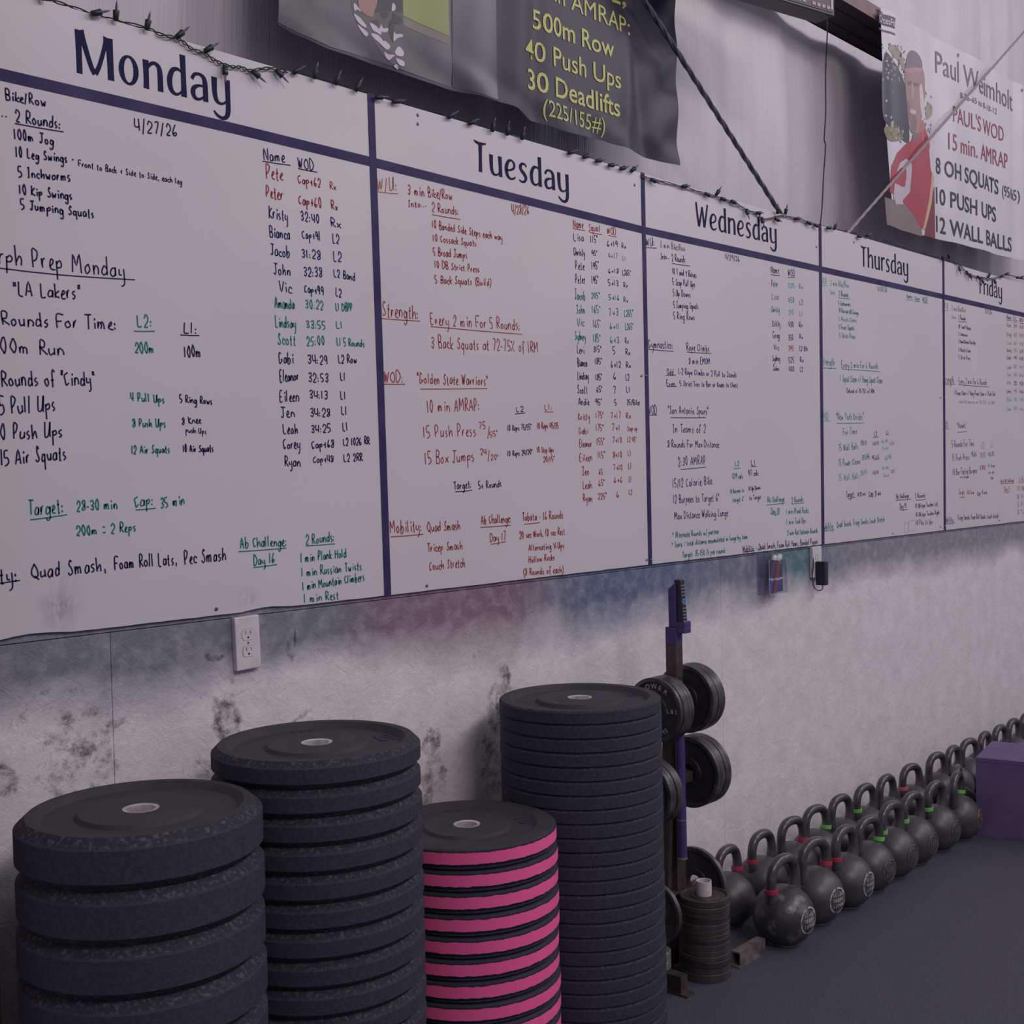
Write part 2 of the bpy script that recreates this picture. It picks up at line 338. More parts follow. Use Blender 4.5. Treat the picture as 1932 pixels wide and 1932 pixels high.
ORD = ['top', 'second', 'third', 'fourth', 'fifth', 'sixth', 'seventh', 'eighth', 'ninth', 'tenth', 'eleventh', 'twelfth', 'thirteenth', 'fourteenth', 'fifteenth', 'sixteenth', 'seventeenth', 'eighteenth', 'nineteenth', 'twentieth',
       'twenty-first', 'twenty-second', 'twenty-third', 'twenty-fourth', 'twenty-fifth', 'twenty-sixth', 'twenty-seventh']
def copy_tree(o, parent=None):
    c = o.copy(); COL.objects.link(c)
    if parent is not None: c.parent = parent
    for ch in list(o.children): copy_tree(ch, c)
    return c

# ------------------------------------------------------------------ setting
XB = [-1.2192, .005, 1.203, 2.431, 3.678, 4.90]; W = 1.2192; ZB = 1.23; ZT = 2.54
bm = bmesh.new(); box(bm, -4, 9, -9, .6, -.1, 0); tag(obj('floor', bm, M['floor']), kind='structure')
bm = bmesh.new(); box(bm, -4, 9, .019, .10, 0, 2.50); wall = tag(obj('wall_back', bm, M['osb']), kind='structure')
def panel(x0, x1, z0, z1, y0=0., y1=.018):
    bm = bmesh.new(); box(bm, x0 + .0005, x1 - .0005, y0, y1, z0 + .0008, z1 - .0008, bev=.001); o = obj('panel', bm, M['osb'], wall); return o
for a, b_ in ((-4, -3.23), (-3.23, -.79), (-.79, 1.648), (1.648, 4.086), (4.086, 6.52), (6.52, 9)):
    panel(a, b_, .0, 1.2192)
for a, b_ in ((-4, -1.9), (-1.9, .54), (.54, 2.98), (2.98, 5.42), (5.42, 9)): panel(a, b_, 1.2192, 2.50, .002, .018)
# insulation facing between the girts: a slack vinyl skin set back behind the sheathing
bm = bmesh.new(); nx, nz = 260, 60; x0, x1, z0, z1 = -4., 9., 2.42, 5.4; vs = []
def ins_y(x, z):
    y = .302 + .010 * math.sin(x * 9 + .6 * math.sin(z * 2)) + .006 * math.sin(x * 23.0 + 1) * (1 + .5 * math.sin(z * 3)) + .012 * math.sin(x * 2.3 + .5)
    k = (z - 2.5) / 1.04
    k -= math.floor(k); y += -.028 * math.sin(PI * k)
    for s in (2.23, 5.0, -1.2, 7.4):                      # taped seams of the facing
        y += .012 * math.exp(-((x - s) / .02) ** 2)
    return y
for i in range(nx + 1):
    vs.append([bm.verts.new((x0 + (x1 - x0) * i / nx, ins_y(x0 + (x1 - x0) * i / nx, z0 + (z1 - z0) * j / nz), z0 + (z1 - z0) * j / nz)) for j in range(nz + 1)])
for i in range(nx):
    for j in range(nz): bm.faces.new((vs[i][j], vs[i + 1][j], vs[i + 1][j + 1], vs[i][j + 1])).smooth = True
tag(obj('wall_upper', bm, M['vinyl'], keep=True), kind='structure')
# horizontal Z-girt, red primer: web lies flat, lips at the front and the back
bm = bmesh.new()
box(bm, -3.5, 9, .0375, .262, 3.549, 3.552, 1); box(bm, -3.5, 9, .034, .0375, 3.5485, 3.612); box(bm, -3.5, 9, .0375, .052, 3.609, 3.612)
for yy in (.10, .19, .255): box(bm, -3.5, 9, yy, yy + .004, 3.546, 3.549, 1)
g = tag(obj('steel_girt', bm, [M['girt'], M['girt_shaded']]), 'long red-primed steel girt running across the upper wall above the whiteboards', 'beam')
# steel column at the left edge
bm = bmesh.new(); xr = at(9, 1700, -.24).x + .02
box(bm, xr - .20, xr, -.02 - .19, -.02 - .18, .012, 4.2); box(bm, xr - .20, xr, -.012 - .01, -.012, .012, 4.2); box(bm, xr - .105, xr - .097, -.20, -.02, .012, 4.2)
# keep the visible flange flush with the wall side
c = obj('steel_column', bm, M['col_red']); c.location = (-.02, 0, 0)
tag(c, 'dark red steel column standing against the wall left of the plate stacks', 'column')
bm = bmesh.new(); box(bm, xr - .24, xr + .0, -.24, 0, 0, .012); obj('base_plate', bm, M['col_red'], c)

# ------------------------------------------------------------------ whiteboards
DAYS = ['Monday', 'Tuesday', 'Wednesday', 'Thursday', 'Friday']
boards = []
for i, dname in enumerate(DAYS):
    x0 = XB[i]; W = XB[i + 1] - x0; e = empty('whiteboard', (x0, 0, ZB))
    lab = 'white wall board headed %s, covered in handwritten workouts%s' % (dname, ', %s' % ['leftmost of the row', 'second in the row', 'middle of the row', 'fourth in the row', 'rightmost of the row'][i])
    tag(e, lab, 'whiteboard', 'whiteboards for the days of the week')
    bm = bmesh.new(); n = 40; top = []; bot = []
    rr = random.Random(i + 3)
    for k in range(n + 1):
        x = (W - .002) * k / n + .001
        dz = .0012 * rr.random()
        if i == 0: dz += .007 * math.exp(-((x - .255) / .055) ** 2) + .006 * math.exp(-((x - .842) / .05) ** 2)
        dt = -.012 * math.sin(PI * (x / W)) * (.3 if i < 3 else .0)
        bot.append((x, dz)); top.append((x, ZT - ZB + dt * 0))
    fr = [[bm.verts.new((x, y, z)) for (x, z) in bot] for y in (-.006, 0)]; tp = [[bm.verts.new((x, y, z)) for (x, z) in top] for y in (-.006, 0)]
    for k in range(n):
        bm.faces.new((fr[0][k], fr[0][k + 1], tp[0][k + 1], tp[0][k])); bm.faces.new((fr[1][k], tp[1][k], tp[1][k + 1], fr[1][k + 1]))
        bm.faces.new((fr[0][k], fr[1][k], fr[1][k + 1], fr[0][k + 1])); bm.faces.new((tp[0][k], tp[0][k + 1], tp[1][k + 1], tp[1][k]))
    bm.faces.new((fr[0][0], tp[0][0], tp[1][0], fr[1][0])); bm.faces.new((fr[0][n], fr[1][n], tp[1][n], tp[0][n]))
    obj('board_panel', bm, M['board'], e); boards.append(e)
def screw(e, u, v, r=.0045):
    p = at(u, v, -.006); bm = bmesh.new()
    rg = lathe(bm, [(r, 0), (r, -.0015), (r * .6, -.003), (.0005, -.003)], 14, 'y')
    obj('screw', bm, M['screw'], e, loc=(p.x - e.location.x, -.006, p.z - e.location.z))
for bi, u, v in ((0, 408, 1149), (1, 788, 217), (1, 788, 234), (1, 805, 1105), (1, 1210, 709), (2, 1219, 709), (1, 1220, 1056), (2, 1229, 1056), (2, 1431, 1036), (2, 1540, 466), (3, 1554, 1021), (3, 1611, 457), (3, 1684, 1006),
                 (3, 1774, 750), (4, 1782, 750), (4, 1885, 982), (3, 1774, 994), (4, 1783, 993), (1, 1197, 349)): screw(boards[bi], u, v, .0045)
# smudges of dry-erase dust on the Monday board, faint blue outlines on Thursday's
def strip(name, x0, x1, z0, z1, label, t=.0006, rough_edge=False):
    bm = bmesh.new(); box(bm, x0, x1, -.0066 - t, -.0061, z0, z1); o = obj(name, bm, M['tape']); o.location = (0, 0, 0)
    return tag(o, label, 'tape', 'purple tape strips dividing the whiteboards')
W = 1.2192
bm = bmesh.new(); sp_ = [(-1.2192, 2.365), (-.76, 2.3675), (-.417, 2.3685), (.004, 2.366), (.631, 2.359), (1.207, 2.352), (1.8, 2.356), (2.436, 2.360), (3.687, 2.366), (4.90, 2.370)]; rows = []
for x, z in sp_: rows.append([bm.verts.new((x, y, z + d)) for y, d in ((-.0061, -.0122), (-.0072, -.0122), (-.0072, .0122), (-.0061, .0122))])
for p_, q_ in zip(rows, rows[1:]):
    for k in range(4): bm.faces.new((p_[k], q_[k], q_[(k + 1) % 4], p_[(k + 1) % 4]))
bm.faces.new(rows[0]); bm.faces.new(rows[-1][::-1])
tag(obj('purple_tape', bm, M['tape']), 'long horizontal purple tape strip under the weekday headings', 'tape', 'purple tape strips dividing the whiteboards')
for i, (nm, xt, xb_, wd) in enumerate((('Monday and Tuesday', -.003, .0115, .0118), ('Tuesday and Wednesday', 1.203, 1.2025, .0105), ('Wednesday and Thursday', 2.439, 2.422, .0115), ('Thursday and Friday', 3.688, 3.664, .0115))):
    bm = bmesh.new(); vs_ = []
    for x, z in ((xt, ZT + .003), (xb_, ZB + .001)):
        for y in (-.0061, -.0076):
            for d in (-wd, wd): vs_.append(bm.verts.new((x + d, y, z)))
    for q in ((0, 1, 3, 2), (4, 6, 7, 5), (0, 4, 5, 1), (2, 3, 7, 6), (0, 2, 6, 4), (1, 5, 7, 3)): bm.faces.new([vs_[k] for k in q])
    tag(obj('purple_tape', bm, M['tape']), 'vertical purple tape strip between the %s boards' % nm, 'tape', 'purple tape strips dividing the whiteboards')

# ------------------------------------------------------------------ writing
def ribbon(bm, pts, wd, y, mi=0, taper=False):
    "flat ribbon in the x-z plane; wd scalar or list"
    n = len(pts)
    if n < 2: return
    L_, R_ = [], []
    for i in range(n):
        a = pts[max(i - 1, 0)]; b_ = pts[min(i + 1, n - 1)]; dx, dz = b_[0] - a[0], b_[1] - a[1]; l = math.hypot(dx, dz) or 1e-9
        w_ = (wd[i] if isinstance(wd, list) else wd) / 2; nx_, nz_ = -dz / l * w_, dx / l * w_
        L_.append(bm.verts.new((pts[i][0] + nx_, y, pts[i][1] + nz_))); R_.append(bm.verts.new((pts[i][0] - nx_, y, pts[i][1] - nz_)))
    for i in range(n - 1):
        f = bm.faces.new((L_[i], R_[i], R_[i + 1], L_[i + 1])); f.material_index = mi
G = {}
for ln in """A5|03 29 43;15 35
B4|03 09 29 38 26 06 26 35 33 03
C4|38 28 07 05 13 34
D5|03 09 29 47 45 23 03
E4|39 09 03 33;06 26
F4|49 09 03;06 36
G5|38 19 07 04 13 34 45 25
H5|09 03;49 43;06 46
I3|09 29;19 13;03 23
J4|09 49;29 24 13 04
K4|09 03;38 05 43
L4|09 04 13 33
M6|03 09 25 49 53
N5|03 09 43 49
O5|29 07 05 23 44 47 29
P4|03 09 29 38 26 05
Q5|29 07 05 23 44 47 29;24 52
R4|03 09 29 38 26 06 43
S4|38 29 17 26 34 13 04
T4|09 49;29 23
U5|09 04 13 34 49;49 43
V4|09 23 49
W6|09 13 28 33 59
X4|09 43;49 03
Y4|09 26 49;26 23
Z4|09 39 03 33
a4|36 16 04 13 34 36 33
b4|09 03 23 35 16 04
c3|35 16 04 13 33
d4|35 16 04 13 34;39 33
e3|04 25 26 16 04 13 33
f3|38 29 18 12;05 25
g4|35 16 04 13 34 36 31 10 01
h4|09 03;04 26 35 33
i2|16 13;17 18
j2|16 11 00;17 18
k3|09 03;36 04 33
l2|09 03
m6|06 03;04 16 25 23;25 36 45 43
n4|06 03;04 16 35 33
o4|26 05 13 34 26
p4|06 00;05 26 35 24 04
q4|35 16 04 13 34;36 30
r3|06 03;04 16 26
s3|26 16 05 24 13 03
t3|18 13 23;06 26
u4|06 04 13 34;36 33
v4|06 13 26
w5|06 13 25 33 46
x3|06 33;36 03
y4|06 04 24;36 31 10
z3|06 36 03 33
04|19 06 14 23 36 29 19
12|09 03
24|07 19 38 36 03 33
34|08 29 37 16 35 23 04
44|09 05 35;39 33
54|39 09 06 26 34 13 03
64|29 05 13 34 25 04
74|09 39 13
84|29 08 26 34 13 04 36 38 29
94|38 19 06 26 38 33
:2|06 05;03 04
.2|03 04
,2|14 12
/3|02 29
-3|05 25
+4|05 35;27 23
=4|07 37;04 34
"2|09 07;19 17
'1|09 07
(2|29 06 21
)2|09 26 01
%5|09 08 19;03 49;34 43
#3|09 08 18 19 09
*3|07 28;08 27;19 16
 3|""".split('\n'):
    G[ln[0]] = (int(ln[1]), [[(int(p[0]), int(p[1]) - 3) for p in s.split()] for s in ln[3:].split(';') if s])
rt = random.Random(11)
def hand_write(bm, text, S, E, h, y, pen):
    "single-stroke hand lettering stretched from S to E (wall x, z); h = capital height in metres"
    adv = sum(G.get(c_, G[' '])[0] + 1.15 for c_ in text) - 1.15; u = 0.
    dx, dz = (E[0] - S[0]), (E[1] - S[1])
    for c_ in text:
        wd_, strokes = G.get(c_, G[' ']); jy = rt.uniform(-.03, .03) * h; js = rt.uniform(.93, 1.07); sl = rt.uniform(-.10, .04)
        for s in strokes:
            P = []
            for (gx, gy) in s:
                gx2 = gx + rt.uniform(-.3, .3) + sl * gy; gy2 = gy * js + rt.uniform(-.25, .25)
                t = (u + gx2) / adv
                P.append((S[0] + dx * t, S[1] + dz * t + jy + gy2 / 6.0 * h))
            P = smooth_pts(P, 3) if len(P) > 2 and h > .012 else P
            ribbon(bm, P, pen, y)
        u += wd_ + 1.15
LAB = {'n': 'dark navy marker writing', 'b': 'blue marker writing', 'r': 'red marker writing', 'o': 'faded red marker writing', 'g': 'green marker writing', 'k': 'black marker writing', 'y': 'faded grey marker writing', 's': 'faint green marker writing', 'f': 'faint red marker writing', 'l': 'pale blue outline'}
def board_text(bi, src):
    e = boards[bi]; ox, oz = e.location.x, e.location.z; Y = -.0063
    for ln in src.strip().split('\n'):
        f = ln.split('|'); col, txt = f[0], f[1]; a = [float(q) for q in f[2].split()]
        s = at(a[0], a[1], Y); t = at(a[2], a[3], Y); S = (s.x - ox, s.z - oz); E = (t.x - ox, t.z - oz)
        bm = bmesh.new(); pen = .0035 if bi == 0 else .0033
        if txt == '_': ribbon(bm, [S, ((S[0] + E[0]) / 2, (S[1] + E[1]) / 2 - .0006), E], pen * .8, Y); nm = 'underline'
        elif txt == '[]': 
            for q in range(4):
                c4 = [(S[0], S[1]), (E[0], S[1]), (E[0], E[1]), (S[0], E[1])]; ribbon(bm, [c4[q], c4[(q + 1) % 4]], .003, Y)
            nm = 'outline'
        else:
            hm = a[4] / vscale(a[0], a[1], Y); hand_write(bm, txt, S, E, hm, Y, min(pen, hm * .19)); nm = 'handwriting'
        o = obj(nm, bm, M['ink_' + col], e, keep=True); o['label'] = LAB[col]
board_text(0, """n|3 min Bike/Row|-52 176 88 202 20
n|Into...|-46 212 16 222 16
n|2 Rounds:|31 230 116 243 22
n|_|28 233 120 249
n|100m Jog|28 262 102 274 19
n|10 Leg Swings -|31 296 141 308 18
n|Front to Back + Side to Side, each leg|149 314 344 348 12
n|5 Inchworms|35 333 134 342 19
n|10 Kip Swings|38 366 137 377 18
n|5 Jumping Squats|40 394 178 411 18
n|4/27/26|256 247 336 258 23
n|Murph Prep Monday|-46 492 237 524 36
n|_|-50 499 0 506
n|_|0 506 116 519
n|_|116 519 255 528
n|"LA Lakers"|27 558 153 564 27
n|10 Rounds For Time:|-34 613 222 622 28
g|L2:|260 617 289 617 21
g|_|253 625 292 625
n|L1:|348 629 374 629 20
n|_|340 632 376 633
n|200m Run|-16 664 123 671 27
g|200m|256 666 292 666 19
n|100m|349 674 380 673 21
n|2 Rounds of "Cindy"|-18 729 180 726 29
n|5 Pull Ups|0 781 106 775 31
g|4 Pull Ups|247 756 311 761 16
n|5 Ring Rows|340 759 401 763 14
n|10 Push Ups|-6 830 119 824 29
g|8 Push Ups|251 805 313 806 15
n|8 Knee|344 801 380 798 13
n|push Ups|351 816 390 819 11
n|15 Air Squats|3 879 126 866 29
g|12 Air Squats|249 856 321 854 15
n|10 Air Squats|346 853 403 852 14
g|Target:|54 973 122 966 29
g|_|57 981 127 971
g|28-30 min|146 964 222 960 20
g|Cap:|255 957 291 952 22
g|_|256 962 294 959
g|35 min|304 959 349 951 20
g|200m = 2 Reps|146 1011 257 1002 19
n|Mobility:|-85 1112 36 1096 32
n|_|-85 1112 38 1095
n|Quad Smash,|61 1091 201 1077 28
n|Foam Roll Lats,|217 1075 334 1065 24
n|Pec Smash|349 1064 427 1057 24
n|Name|498 303 538 306 23
n|_|495 304 548 312
n|WOD|563 317 593 321 20
n|_|562 318 599 325
r|Pete|503 336 535 340 24
r|Cap+62|563 345 606 354 17
o|Rx|623 357 634 359 14
r|Peter|503 372 535 377 22
r|Cap+60|564 385 607 393 18
r|Rx|626 394 637 397 15
b|Kristy|508 411 544 417 23
b|32:40|568 416 603 421 17
b|Rx|626 428 643 431 16
b|Bianca|510 447 548 451 21
b|Cap+91|571 450 605 454 17
b|L2|628 458 641 460 17
b|Jacob|511 481 548 486 21
b|31:28|570 485 606 490 16
b|L2|630 493 645 494 18
b|John|517 517 549 520 21
b|32:38|574 521 609 523 17
b|L2 Band|631 522 671 530 15
b|Vic|527 551 551 552 21
b|Cap+99|575 551 611 557 15
b|L2|634 558 645 561 15
g|Amanda|519 581 556 583 21
g|30:22|577 582 611 584 16
g|L1 DBPP|634 586 665 587 14
g|Lindsay|520 617 559 619 21
g|33:55|579 619 615 621 14
g|L1|635 619 647 620 14
g|Scott|525 650 559 651 21
g|25:00|580 652 613 651 17
g|L1 5 Rounds|636 651 688 655 14
n|Gabi|527 685 554 686 21
n|34:29|582 685 619 688 16
n|L2 Row|639 685 674 685 15
n|Eleanor|529 720 564 718 21
n|32:53|583 720 621 721 16
n|L1|643 718 652 718 15
n|Eileen|529 758 565 757 21
n|34:13|585 751 619 753 15
n|L1|643 753 653 754 15
n|Jen|531 787 558 787 20
n|34:28|586 786 624 786 16
n|L1|645 782 656 783 15
n|Leah|535 818 563 818 18
n|34:25|588 816 625 815 15
n|L1|647 813 657 813 15
n|Corey|535 847 567 846 19
n|Cap+68|589 846 631 844 15
n|L2 1026 RR|648 841 698 838 14
n|Ryan|538 879 568 880 18
n|Cap+48|592 873 630 872 13
n|L2 2RR|649 871 685 869 14
g|Ab Challenge:|454 1034 542 1029 20
g|_|450 1041 540 1034
g|Day 16|479 1067 519 1062 19
g|_|478 1071 523 1065
g|2 Rounds:|578 1027 632 1021 19
g|_|577 1030 632 1026
g|1 min Plank Hold|568 1061 654 1051 17
g|1 min Russian Twists|570 1088 683 1075 17
g|1 min Mountain Climbers|572 1114 688 1095 17
g|1 min Rest|575 1138 640 1130 17""")
board_text(1, """o|W/U:|713 359 751 359 24
o|_|713 362 751 366
r|3 min Bike/Row|770 367 854 377 18
r|Into...|771 390 806 391 13
r|2 Rounds:|816 399 866 406 17
r|_|815 405 869 414
r|10 Banded Side Steps each way|816 430 948 454 14
r|10 Cossack Squats|818 455 899 465 13
r|5 Broad Jumps|818 482 882 488 15
r|10 DB Strict Press|821 505 905 514 13
r|5 Back Squats (Build)|821 534 927 539 14
r|4/28/26|966 403 999 404 17
r|Strength:|722 597 791 602 26
r|_|720 601 793 606
r|Every 2 min For 5 Rounds:|813 612 982 623 22
r|_|812 616 986 631
r|3 Back Squats at 72-75% of 1RM|814 656 1016 665 22
r|WOD:|725 722 762 721 21
r|_|725 725 764 725
r|"Golden State Warriors"|788 723 921 727 20
r|_|793 734 919 733
r|10 min AMRAP:|807 778 906 774 23
n|L2|975 777 989 776 10
n|_|972 781 991 779
r|L1:|1028 774 1043 773 11
r|_|1027 777 1044 777
r|15 Push Press|800 826 899 822 23
r|75|904 809 917 809 12
r|/|920 824 925 824 20
r|55#|925 825 941 822 10
n|10 Reps 75/55#|958 813 1004 810 10
r|10 Reps 45/35|1014 809 1054 808 11
r|15 Box Jumps|803 876 895 869 23
r|24|907 858 919 858 11
r|/|921 868 926 868 20
r|20"|927 868 941 867 10
n|10 Reps 24/20"|958 861 1005 857 10
r|10 Step Ups|1014 854 1045 853 10
r|20/15"|1026 872 1047 870 10
n|Target:|857 924 890 920 15
n|_|859 928 891 925
n|5+ Rounds|903 923 947 918 14
r|Mobility:|737 1006 797 1002 23
r|_|737 1013 799 1008
r|Quad Smash|807 1003 869 999 18
r|Tricep Smash|807 1041 873 1036 16
r|Couch Stretch|811 1076 878 1069 17
r|Ab Challenge:|908 989 965 985 17
r|_|906 995 964 991
r|Day 17|925 1022 955 1018 15
r|_|926 1027 954 1022
r|Tabata - 16 Rounds|986 983 1063 978 15
r|_|989 989 1019 986
r|20 sec Work, 10 sec Rest|981 1016 1066 1008 13
r|Alternating V-Ups|998 1039 1065 1034 12
r|Hollow Rocks|998 1062 1047 1056 12
r|(8 Rounds of each)|988 1086 1063 1080 13
r|Name|1082 430 1101 431 17
r|_|1081 431 1104 435
r|Squat|1111 436 1133 437 15
r|_|1112 438 1136 443
r|WOD|1146 442 1163 443 13
r|_|1148 444 1163 447
n|Lisa|1083 454 1102 455 15
k|115#|1115 458 1129 458 13
k|6+19|1146 465 1166 466 11
k|Rx|1173 468 1181 469 9
k|Christy|1083 481 1104 483 15
k|95#|1117 483 1128 483 10
y|4+17|1148 487 1166 488 10
y|L1|1175 492 1181 493 9
k|Pete|1086 508 1103 509 15
k|195#|1117 508 1131 508 14
k|6+18|1148 515 1168 516 9
k|L265#|1175 519 1191 520 10
n|Peter|1086 534 1105 535 17
n|195#|1117 535 1130 535 14
n|5+13|1148 539 1168 540 11
n|Rx|1177 542 1184 543 9
g|Jacob|1085 565 1105 566 18
g|205#|1116 563 1133 563 11
g|5+16|1149 566 1169 567 10
g|Rx|1177 570 1185 571 10
g|John|1088 592 1104 592 17
g|165#|1118 591 1134 591 14
g|7+3|1149 595 1168 596 13
g|L265#|1178 597 1196 597 12
g|Vic|1089 615 1103 615 15
g|165#|1120 618 1134 618 14
g|6+11|1151 621 1169 621 11
g|L265#|1180 622 1196 622 12
g|Sydney|1085 641 1105 642 16
g|185#|1120 645 1134 646 14
g|6+3|1152 647 1169 647 12
g|Rx|1180 648 1186 648 10
n|Levi|1089 666 1103 667 16
n|315#|1120 664 1136 664 11
n|5|1157 668 1161 668 13
n|Rx|1181 669 1189 670 10
n|Bianca|1090 691 1108 691 15
n|185#|1123 687 1137 687 11
n|6+12|1153 693 1172 693 12
n|Rx|1182 694 1190 694 10
k|Lindsay|1090 716 1111 716 15
k|185#|1124 717 1137 717 11
k|6|1158 716 1163 716 12
k|L2|1181 717 1188 717 11
k|Scott|1090 742 1109 742 15
k|65#|1126 740 1138 740 11
k|7|1158 742 1163 742 12
k|L1|1182 740 1190 740 11
k|Andie|1092 764 1112 764 13
k|95#|1124 764 1137 764 11
k|5|1160 765 1164 765 12
k|35/Bike|1183 764 1207 764 10
r|Kristy|1092 792 1113 792 14
r|175#|1125 789 1140 789 11
r|7+17|1153 789 1172 789 11
r|Rx|1182 790 1190 789 11
r|Gabi|1093 819 1110 818 12
r|175#|1125 813 1140 813 12
r|7+1|1155 812 1171 812 11
r|Step up|1184 813 1203 812 9
r|Eleanor|1094 843 1117 843 13
r|155#|1127 839 1142 839 12
r|7+10|1156 835 1174 835 10
r|L2 45#|1184 834 1202 834 9
r|Eileen|1094 870 1118 869 14
r|115#|1129 864 1143 864 12
r|8+10|1157 863 1174 863 11
r|L1|1185 860 1191 860 10
r|Jen|1099 897 1112 896 15
r|65|1130 895 1138 895 10
r|7+10|1158 887 1175 887 10
r|L1|1186 885 1192 884 11
r|Leah|1100 922 1117 921 14
r|65#|1130 917 1142 916 12
r|6+6|1159 911 1175 910 11
r|L1|1187 909 1192 909 10
r|Ryan|1101 946 1118 946 14
r|225#|1129 942 1146 941 11
r|6|1164 938 1169 937 12
r|L2|1187 933 1193 933 9""")
board_text(2, """b|WU:|1219 464 1236 464 16
b|_|1218 467 1239 468
y|3 min Bike/Row|1246 467 1293 474 12
k|Into...|1247 489 1264 489 11
b|2 Rounds|1268 492 1293 496 13
b|_|1268 497 1302 502
b|10 T and Y Raises|1269 517 1314 524 11
b|5 Scap Pull Ups|1269 537 1312 542 12
b|5 Up Downs|1270 558 1303 561 12
b|5 Jumping Squats|1271 581 1318 583 12
b|5 Ring Rows|1271 602 1311 604 13
b|4/29/26|1369 489 1396 494 10
n|Name|1455 515 1470 516 14
n|_|1454 518 1472 520
b|WOD|1487 520 1500 522 12
b|_|1487 523 1500 523
g|Peter|1456 541 1468 541 12
s|325|1487 543 1500 543 9
s|Rx|1508 544 1515 545 8
g|Lisa|1457 565 1469 565 12
g|450|1488 571 1499 571 10
g|L2|1509 575 1515 575 9
g|Christy|1456 589 1471 589 12
s|210|1488 594 1498 594 9
s|L1|1509 596 1515 596 9
n|Kristy|1458 616 1472 616 13
n|430|1488 617 1498 617 10
n|Rx|1508 617 1514 617 9
n|Greg|1459 638 1471 638 12
n|350|1488 642 1497 642 10
n|Rx|1509 639 1515 639 8
k|Vic|1460 660 1470 660 11
r|395|1488 662 1498 662 10
n|L2 8th|1509 662 1524 662 9
n|Sydney|1458 681 1472 681 11
n|525|1488 684 1499 684 10
n|Rx|1510 683 1516 683 9
n|John|1459 699 1470 700 10
n|400|1489 701 1499 701 9
n|L2|1510 701 1515 701 9
b|Gymnastics:|1224 656 1270 658 16
b|_|1223 659 1271 663
b|Rope Climbs|1296 661 1339 664 14
b|_|1296 664 1342 667
b|8 min EMOM|1300 687 1340 687 12
b|Odd|1259 706 1271 707 11
b|_|1256 708 1275 708
b|1-2 Rope Climbs or 2 Pull to Stands|1281 706 1390 712 11
b|Even|1258 728 1274 729 11
b|_|1258 729 1277 729
b|5 Strict Toes to Bar or Knees to Chest|1283 728 1392 731 10
b|WOD|1223 781 1240 781 16
b|_|1223 783 1240 783
b|"San Antonio Spurs"|1261 780 1337 782 15
b|_|1265 788 1332 788
b|In Teams of 2|1270 816 1332 816 15
b|8 Rounds For Max Distance|1260 844 1357 844 13
b|2:30 AMRAP|1280 879 1332 876 16
b|_|1284 886 1332 881
b|15/12 Calorie Bike|1270 920 1344 913 16
b|12 Burpees to Target 6"|1271 949 1357 945 15
b|Max Distance Walking Lunge|1273 980 1374 973 14
g|L2|1387 879 1395 879 9
g|_|1384 884 1397 883
b|L1|1418 878 1426 878 10
b|_|1417 880 1427 880
g|12/9 cals|1382 903 1402 903 10
b|9/7 cals|1412 897 1431 897 10
g|10 Burpees to|1378 931 1404 928 8
n|10 Up Downs|1413 926 1435 923 8
g|target 6"|1383 947 1404 945 8
n|to Target|1414 943 1436 941 8
g|Ab Challenge|1448 948 1480 946 11
g|_|1446 953 1481 949
g|Day 18|1455 969 1471 968 10
g|_|1455 970 1471 970
g|2 Rounds|1494 949 1516 946 11
g|_|1494 951 1517 949
g|1 min Plank Rocks|1484 970 1526 967 10
g|1 min Tuck Ups|1485 990 1521 986 10
g|2 min Rest between Rounds|1486 1010 1543 1005 10
g|* Alternate Rounds w/ partner|1269 1015 1357 1007 11
g|* Score = total distance accumulated in lunge by team|1268 1033 1411 1016 10
g|Target: 35-150 ft per round|1288 1052 1368 1043 11
n|Mobility -|1402 1042 1428 1039 12
n|_|1402 1042 1423 1039
n|Quad Smash, Foam Roll Hams, Banded Pigeon|1432 1037 1543 1026 11""")
